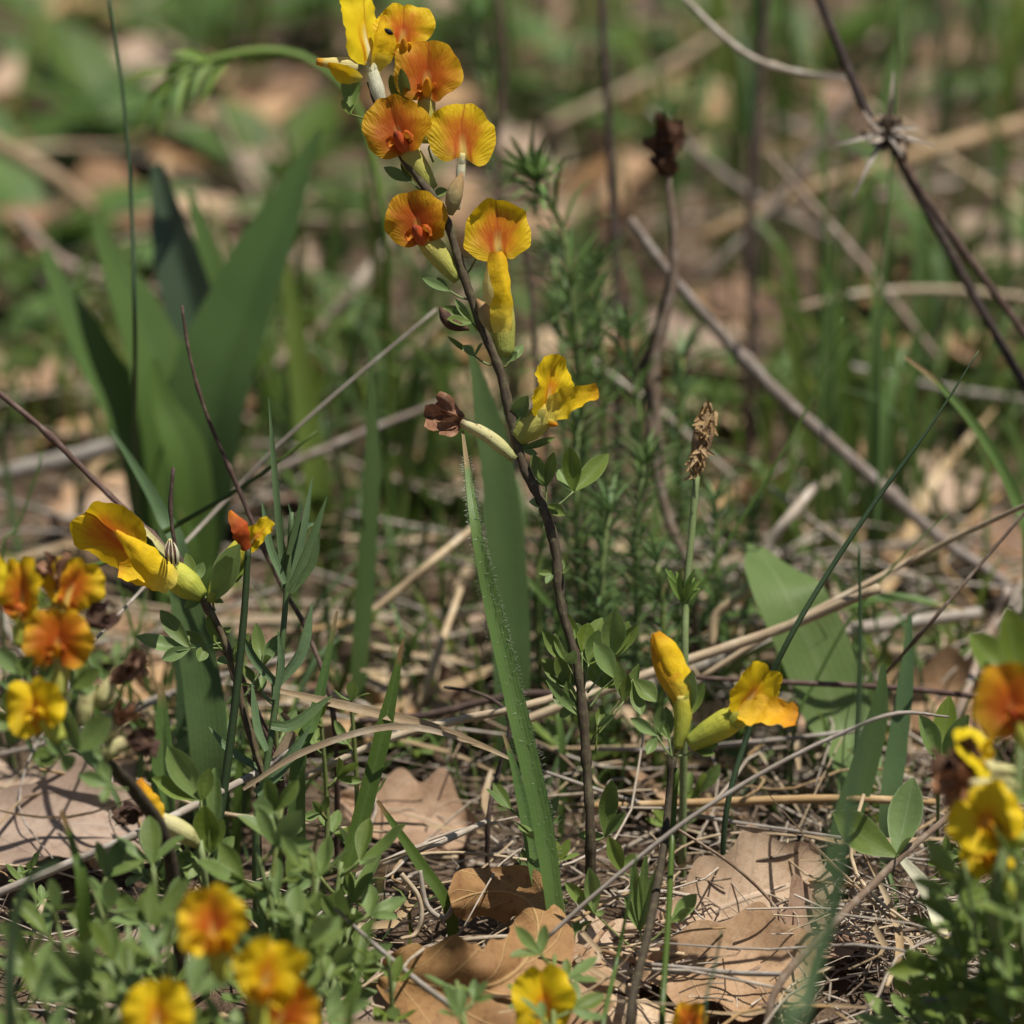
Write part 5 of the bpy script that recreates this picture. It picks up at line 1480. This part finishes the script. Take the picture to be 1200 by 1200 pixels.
MARKS = [(205, 640, 'beside the broad strap leaves'), (1100, 600, 'under the weathered slanting twig'), (690, 720, 'just behind the tall flowering shoot'), (900, 770, 'behind the open yellow flower'), (430, 760, 'at the foot of the dark grey-green blade'), (60, 950, 'under the wilting orange flowers'),
         (330, 980, 'at the foot of the needle-leaved stalk'), (560, 1080, 'around the curled brown leaf'), (860, 1100, 'around the flat tan leaf'), (1060, 1020, 'below the single three-part leaf'), (1160, 300, 'under the forked dry stalk'), (880, 400, 'by the crooked dark stem'), (720, 380, 'by the stem with the cut node'),
         (540, 300, 'well behind the upper orange flowers'), (330, 280, 'behind the broad strap leaves'), (100, 150, 'far behind the thin upright stalk'), (800, 120, 'far back under the pale branchlet'), (1050, 80, 'far back behind the spiky knot'), (780, 560, 'at the foot of the feathery spurge plants'),
         (1030, 860, 'at the foot of the sage leaf'), (560, 880, 'behind the hairy blade'), (450, 80, 'far back behind the topmost flowers'), (50, 480, 'below the reddish slanting twig'), (960, 560, 'between the plantain stalk and the slanting twig')]
MPOS = [G(m[0], m[1]) for m in MARKS]


def mark(loc):
    return MARKS[int(np.argmin([np.hypot(loc[0] - q[0], (loc[1] - q[1]) * 0.6) for q in MPOS]))][2]


# dead leaves
LV = []
for k in range(12):
    LV.append((oak_leaf(40 + k, NPR.uniform(0.034, 0.052), NPR.uniform(0.022, 0.034), NPR.uniform(-0.5, 0.9), NPR.uniform(-0.6, 0.8), 11, 6, NPR.choice([3.0, 3.5, 4.0])), ('oak_tan', 'oak_pale', 'oak_brown', 'oak_tan', 'oak_pale', 'oak_tan')[k % 6]))
pl_ = []
for k in range(1500):
    x, y = NPR.uniform(-XR, XR), NPR.uniform(Y0, Y1)
    if mnoise.noise((x * 5, y * 5, 9)) < (-0.22 if y < 1.55 else -0.4):
        continue
    if y < 1.22 and abs(x) < 0.16 and NPR.rand() < 0.6:
        continue
    pl_.append((int(NPR.randint(12)), (x, y, ground_z(x, y) + NPR.uniform(0.003, 0.011)), (NPR.uniform(-0.45, 0.6), NPR.uniform(-0.4, 0.4), NPR.uniform(0, 6.28)), NPR.uniform(0.7, 1.15)))
LN = {'oak_tan': 'tan curled oak leaf lying', 'oak_pale': 'pale pinkish oak leaf lying', 'oak_brown': 'darker brown oak leaf lying'}
scatter('oak_leaf', 'dead leaf', LV, pl_, lambda vi, loc: (LN[LV[vi][1]] + ' ' + mark(loc), LN[LV[vi][1]].split(' lying')[0] + ' litter ' + mark(loc)), 'x', 270, 'leaf_litter', 'scattered dead oak leaves around the flowers')

# dry straws
SV = []
for k in range(12):
    mb = MB()
    L = NPR.uniform(0.05, 0.13)
    pts = [(L * (f - 0.5), NPR.uniform(-0.10, 0.10) * L, NPR.uniform(0, 0.08) * L) for f in (0, 0.33, 0.66, 1)]
    r = NPR.uniform(0.00035, 0.0008)
    if k % 3 == 2:
        mb.ribbon(pts, [0.0012, 0.003, 0.0028, 0.0006], (0.1, 0.2, 1), n=9, cols=3, fold=0.5, twist=NPR.uniform(-1.5, 1.5))
        SV.append((mb, 'straw_blade'))
    else:
        mb.tube(pts, [r, r, r * 0.6], 5, 9)
        SV.append((mb, ('straw', 'straw_grey', 'straw_tan', 'straw_grey')[k % 4]))
ps = []
for k in range(1900):
    x, y = (NPR.uniform(-XR, XR), NPR.uniform(Y0, Y1)) if k < 1650 else (NPR.uniform(-0.16, 0.16), NPR.uniform(1.03, 1.35))
    if mnoise.noise((x * 6, y * 6, 3)) < -0.12 and NPR.rand() < 0.7:
        continue
    if y < 1.0 and abs(x) < 0.2:
        continue
    ps.append((int(NPR.randint(12)), (x, y, ground_z(x, y) + NPR.uniform(0.004, 0.022)), (NPR.uniform(-0.3, 0.3), NPR.normal(0, 0.16), NPR.uniform(0, 6.28)), NPR.uniform(0.7, 1.3) * (0.62 if y < 1.2 else 1)))
SN = {'straw': 'pale yellowish straw lying', 'straw_grey': 'weathered grey straw lying', 'straw_tan': 'tan brown straw lying', 'straw_blade': 'flat dry grass leaf lying'}
scatter('dry_stalk', 'straw', SV, ps, lambda vi, loc: (SN[SV[vi][1]] + ' ' + mark(loc), SN[SV[vi][1]].split(' lying')[0] + ' litter ' + mark(loc)), 'x', 230, 'straw_litter', 'scattered dry straws around the flowers')

# green grass
GV = []
for k in range(14):
    mb = MB()
    L = NPR.uniform(0.045, 0.10)
    b = NPR.uniform(0.05, 0.7)
    pts = [(0, 0, -0.003), (b * L * 0.12, 0, L * 0.4), (b * L * 0.42, 0, L * 0.75), (b * L * 0.9, 0, L * (1 - 0.35 * b))]
    w = NPR.uniform(0.0018, 0.0048)
    mb.ribbon(pts, [w * 0.8, w, w * 0.8, w * 0.1], (-1, 0.1, 0.3), n=8, cols=3, fold=0.35, twist=NPR.uniform(-0.8, 0.8))
    GV.append((mb, ('grass', 'grass_yellow', 'grass_blue', 'grass', 'grass')[k % 5]))
pg = []
WV = []
for k in range(6):          # wider blades for the tufts
    mb = MB()
    L = NPR.uniform(0.07, 0.11)
    b = NPR.uniform(0.1, 0.6)
    w = NPR.uniform(0.004, 0.0075)
    mb.ribbon([(0, 0, -0.003), (b * L * 0.12, 0, L * 0.4), (b * L * 0.42, 0, L * 0.75), (b * L * 0.9, 0, L * (1 - 0.35 * b))], [w * 0.7, w, w * 0.8, w * 0.1], (-1, 0.1, 0.3), n=9, cols=5, fold=0.3, twist=NPR.uniform(-0.8, 0.8))
    WV.append((mb, ('grass', 'grass_yellow', 'grass')[k % 3]))
TM = [(m_.mesh('blade', M[q])) for (m_, q) in GV + WV]
TUFTS = [(860, 330, 12, 1.15, 'beside the crooked dark stem in the background'), (1010, 430, 16, 1.1, 'below the spiky withered knot'), (1105, 215, 13, 1.2, 'behind the spiky withered knot, right side'), (1165, 190, 10, 1.2, 'far behind the forked dry stalk'), (1050, 560, 13, 0.9, 'under the weathered slanting twig'),
         (660, 180, 8, 1.1, 'behind the bright feathery tuft'), (640, 70, 8, 1.2, 'far behind the topmost flowers, right side'), (940, 200, 9, 1.1, 'left behind the spiky withered knot'), (840, 150, 12, 1.25, 'under the pale curved branchlet'), (350, 420, 10, 0.9, 'right of the broad strap leaves'),
         (380, 560, 14, 0.8, 'behind the needle-leaved stalk'), (480, 640, 12, 0.8, 'left of the wide grey-green blade'), (500, 520, 10, 0.9, 'behind the withered side flower'), (60, 420, 7, 0.8, 'left of the broad strap leaves'), (20, 180, 8, 1.1, 'left of the thin dark upright stalk'), (270, 120, 8, 1.2, 'behind the nodding stalk'),
         (520, 90, 9, 1.2, 'straight behind the topmost flowers'), (1000, 640, 15, 0.85, 'behind the sage leaf'), (1080, 660, 12, 0.9, 'behind the arching level blade'), (960, 560, 9, 0.8, 'left below the weathered twig'), (1170, 420, 9, 1.0, 'between the two arms of the forked dry stalk'), (130, 900, 18, 0.6, 'under the wilting orange flowers'),
         (200, 930, 18, 0.6, 'around the light upright blade'), (540, 880, 10, 0.45, 'low behind the hairy blade'), (820, 900, 12, 0.4, 'low behind the open yellow flower'), (1020, 900, 15, 0.6, 'at the foot of the sage leaf'), (700, 130, 8, 1.2, 'behind the stem with the cut node'), (760, 250, 10, 1.1, 'behind the blackened seed head'),
         (790, 70, 9, 1.2, 'far behind the blackened seed head'), (450, 150, 8, 1.1, 'left behind the upper orange flowers'), (620, 480, 10, 0.8, 'behind the yellow side flower'), (1150, 520, 10, 0.9, 'where the curved green blade drops'), (900, 120, 8, 1.1, 'below the pale branchlet, far back'),
         (300, 960, 14, 0.5, 'at the foot of the needle-leaved stalk'), (700, 760, 12, 0.6, 'behind the leafy middle of the tall shoot'), (900, 700, 12, 0.7, 'behind the thick broken straw'), (440, 760, 12, 0.6, 'at the foot of the dark grey-green blade'), (760, 620, 12, 0.7, 'at the foot of the knotted stalk')]
for (u, v, n, s, lab) in TUFTS:
    n = int(n * (0.7 if v < 260 else 1.15))
    c = G(u, v)
    tf = thing('grass_tuft', (c[0], c[1], 0), 'tuft of green grass ' + lab, 'grass', 'green grass tufts')
    for k in range(n):
        wide = s > 0.75 and NPR.rand() < 0.4
        vi = len(GV) + int(NPR.randint(len(WV))) if wide else int(NPR.randint(len(GV)))
        o = bpy.data.objects.new('blade', TM[vi])
        COL.objects.link(o)
        o.parent = tf
        o.location = (NPR.normal(0, 0.014), NPR.normal(0, 0.02), 0)
        o.rotation_euler = (NPR.normal(0, 0.14), NPR.normal(0, 0.14), NPR.uniform(0, 6.28))
        o.scale = (s * NPR.uniform(0.7, 1.2),) * 3
for k in range(3400):
    x, y = (NPR.uniform(-XR, XR), NPR.uniform(Y0, Y1)) if k < 1900 else (NPR.uniform(-0.16, 0.16), NPR.uniform(1.16, 1.55))
    if mnoise.noise((x * 7, y * 7, 5)) < 0.0 and NPR.rand() < 0.75:
        continue
    near = y < 1.22 and abs(x) < 0.2
    if y < 1.02 and abs(x) < 0.14:
        continue
    pg.append((int(NPR.randint(14)), (x, y, ground_z(x, y)), (NPR.normal(0, 0.3), NPR.normal(0, 0.3), NPR.uniform(0, 6.28)), NPR.uniform(0.3, 0.75) * (0.6 if near else 1)))
scatter('short_grass', 'grass', GV, pg, None, 'x', 0, 'short_grass', 'short green grass around the flowers')

# small leafy seedlings scattered through the litter
rg = random.Random(404)
for k in range(26):
    u, v = rg.uniform(20, 1180), rg.uniform(690, 1130)
    if 430 < u < 650 and v > 1000 or 800 < u < 1000 and v > 960:
        continue
    c = G(u, v)
    h = rg.uniform(0.008, 0.024)
    t = thing('seedling', (c[0], c[1], 0), 'tiny leafy broom seedling ' + mark(c), 'seedling', 'tiny broom seedlings ' + mark(c))
    sprig(t, [np.array((c[0], c[1], -0.002)), np.array((c[0] + rg.uniform(-.003, .003), c[1], h * 0.5)), np.array((c[0] + rg.uniform(-.008, .008), c[1] + rg.uniform(-.008, .008), h))], 4, rg.uniform(0.006, 0.010), rg, rg.choice(('leaflet', 'leaflet_fresh')), 0.3, 0.0006)

# low herbs with oval leaves in the background
def herb(loc, n, size, rg, label, upright=0.5):
    t = thing('herb', (loc[0], loc[1], 0), label, 'plant', 'low herbs with oval leaves')
    for k in range(n):
        a = k * 2.4 + rg.uniform(-.4, .4)
        e = rg.uniform(0.25, 0.9) * (0.6 + upright)
        dr = nrm((math.cos(a), math.sin(a), e))
        L = size * rg.uniform(0.7, 1.2)
        b = np.array((loc[0], loc[1], 0.0))
        p1 = b + dr * L * 0.45
        p2 = b + dr * L * 1.25 - np.array((0, 0, L * 0.18))
        mb = MB()
        mb.ribbon([b, p1, p2], [L * 0.06, L * 0.08, L * 0.40, L * 0.5, L * 0.38, L * 0.03], np.array((-dr[0] * 0.4, -dr[1] * 0.4, 1.0)), n=12, cols=5, fold=0.25)
        build(mb, 'leaf', M['herb'], t)


rg = random.Random(91)
HERBS = [(140, 175, 7, 0.05, 'behind the thin dark upright stalk'), (60, 300, 6, 0.045, 'left above the broad strap leaves'), (330, 235, 6, 0.045, 'right above the broad strap leaves'), (20, 345, 6, 0.04, 'at the far left beside the strap leaves'), (420, 270, 6, 0.045, 'left of the tall shoot flowers'), (60, 60, 6, 0.05, 'far back on the left'),
         (230, 60, 6, 0.05, 'behind the nodding bud tuft'), (-10, 420, 6, 0.04, 'left of the reddish twig end'), (690, 110, 5, 0.04, 'behind the dark stem with the cut node'), (960, 90, 6, 0.045, 'behind the top of the forked dry stalk'), (1190, 60, 6, 0.045, 'far back behind the forked dry stalk'), (830, 60, 5, 0.045, 'behind the pale curved branchlet'),
         (1180, 330, 5, 0.04, 'under the forked dry stalk'), (640, 380, 5, 0.035, 'behind the yellow side flower'), (470, 430, 5, 0.035, 'left behind the withered side flower'), (340, 30, 6, 0.05, 'above the nodding stalk'), (1120, 480, 5, 0.035, 'above the slanting weathered twig'), (900, 480, 5, 0.03, 'below the slanting weathered twig'),
         (500, 60, 6, 0.045, 'right behind the topmost flowers'), (40, 190, 6, 0.05, 'between the far left tuft and the strap leaves'), (770, 180, 5, 0.04, 'behind the blackened seed head'), (1060, 120, 5, 0.04, 'behind the spiky withered knot')]
for (u, v, n, s, lab) in HERBS:
    herb(G(u, v), n, s, rg, 'low herb with oval green leaves ' + lab)

# fine curly dry fibres, a mat of broken grass nobody could count
for (mat, cnt, seed) in (('straw_grey', 2500, 1), ('straw', 900, 2), ('twig_brown', 2300, 3)):
    rs = np.random.RandomState(seed)
    mb = MB()
    for k in range(cnt):
        if k % 3 == 0:      # thick mat between the shoots on the right
            c = G(rs.uniform(600, 1150), rs.uniform(880, 1210))
            x, y = c[0], c[1]
        elif k % 3 == 1:
            c = G(rs.uniform(-30, 1230), rs.uniform(560, 1220))
            x, y = c[0], c[1]
        else:
            x, y = rs.uniform(-XR, XR), rs.uniform(Y0, Y1)
        a = rs.uniform(0, 6.28)
        L = rs.uniform(0.006, 0.02) * (1 + 1.6 * (rs.rand() < 0.25))
        cv = rs.normal(0, 1.1)
        if mnoise.noise((x * 22, y * 22, 7.0)) < 0.0 and rs.rand() < 0.8:
            continue
        z0 = ground_z(x, y) + abs(rs.normal(0, 0.006)) + 0.001
        p = [np.array((x, y, z0))]
        el = rs.normal(0, 0.25)
        for q in range(3):
            a += cv / 3
            p.append(p[-1] + np.array((math.cos(a) * math.cos(el), math.sin(a) * math.cos(el), math.sin(el))) * L / 3)
            el -= 0.15 * rs.rand()
        r = rs.uniform(0.00012, 0.00036) * (1 + 0.8 * (rs.rand() < 0.12))
        P4 = np.array(p)
        t = tangents(P4)
        s = np.cross(t, (0, 0, 1.0))
        s /= np.maximum(np.linalg.norm(s, axis=1, keepdims=True), 1e-6)
        V = np.zeros((4, 3, 3))
        V[:, 0] = P4 + s * r
        V[:, 1] = P4 - s * r
        V[:, 2] = P4 + np.array((0, 0, r * 1.6))
        U = np.zeros((4, 3, 2))
        U[:, :, 1] = np.linspace(0, 1, 4)[:, None]
        U[:, :, 0] = (0, 0.33, 0.66)
        mb.grid(V, U, True)
    o = build(mb, 'dry_grass_mat', M[mat], origin=(0, 0, 0))
    tag(o, 'matted broken bits of dry grass covering the ground', 'dry grass', None, 'stuff')
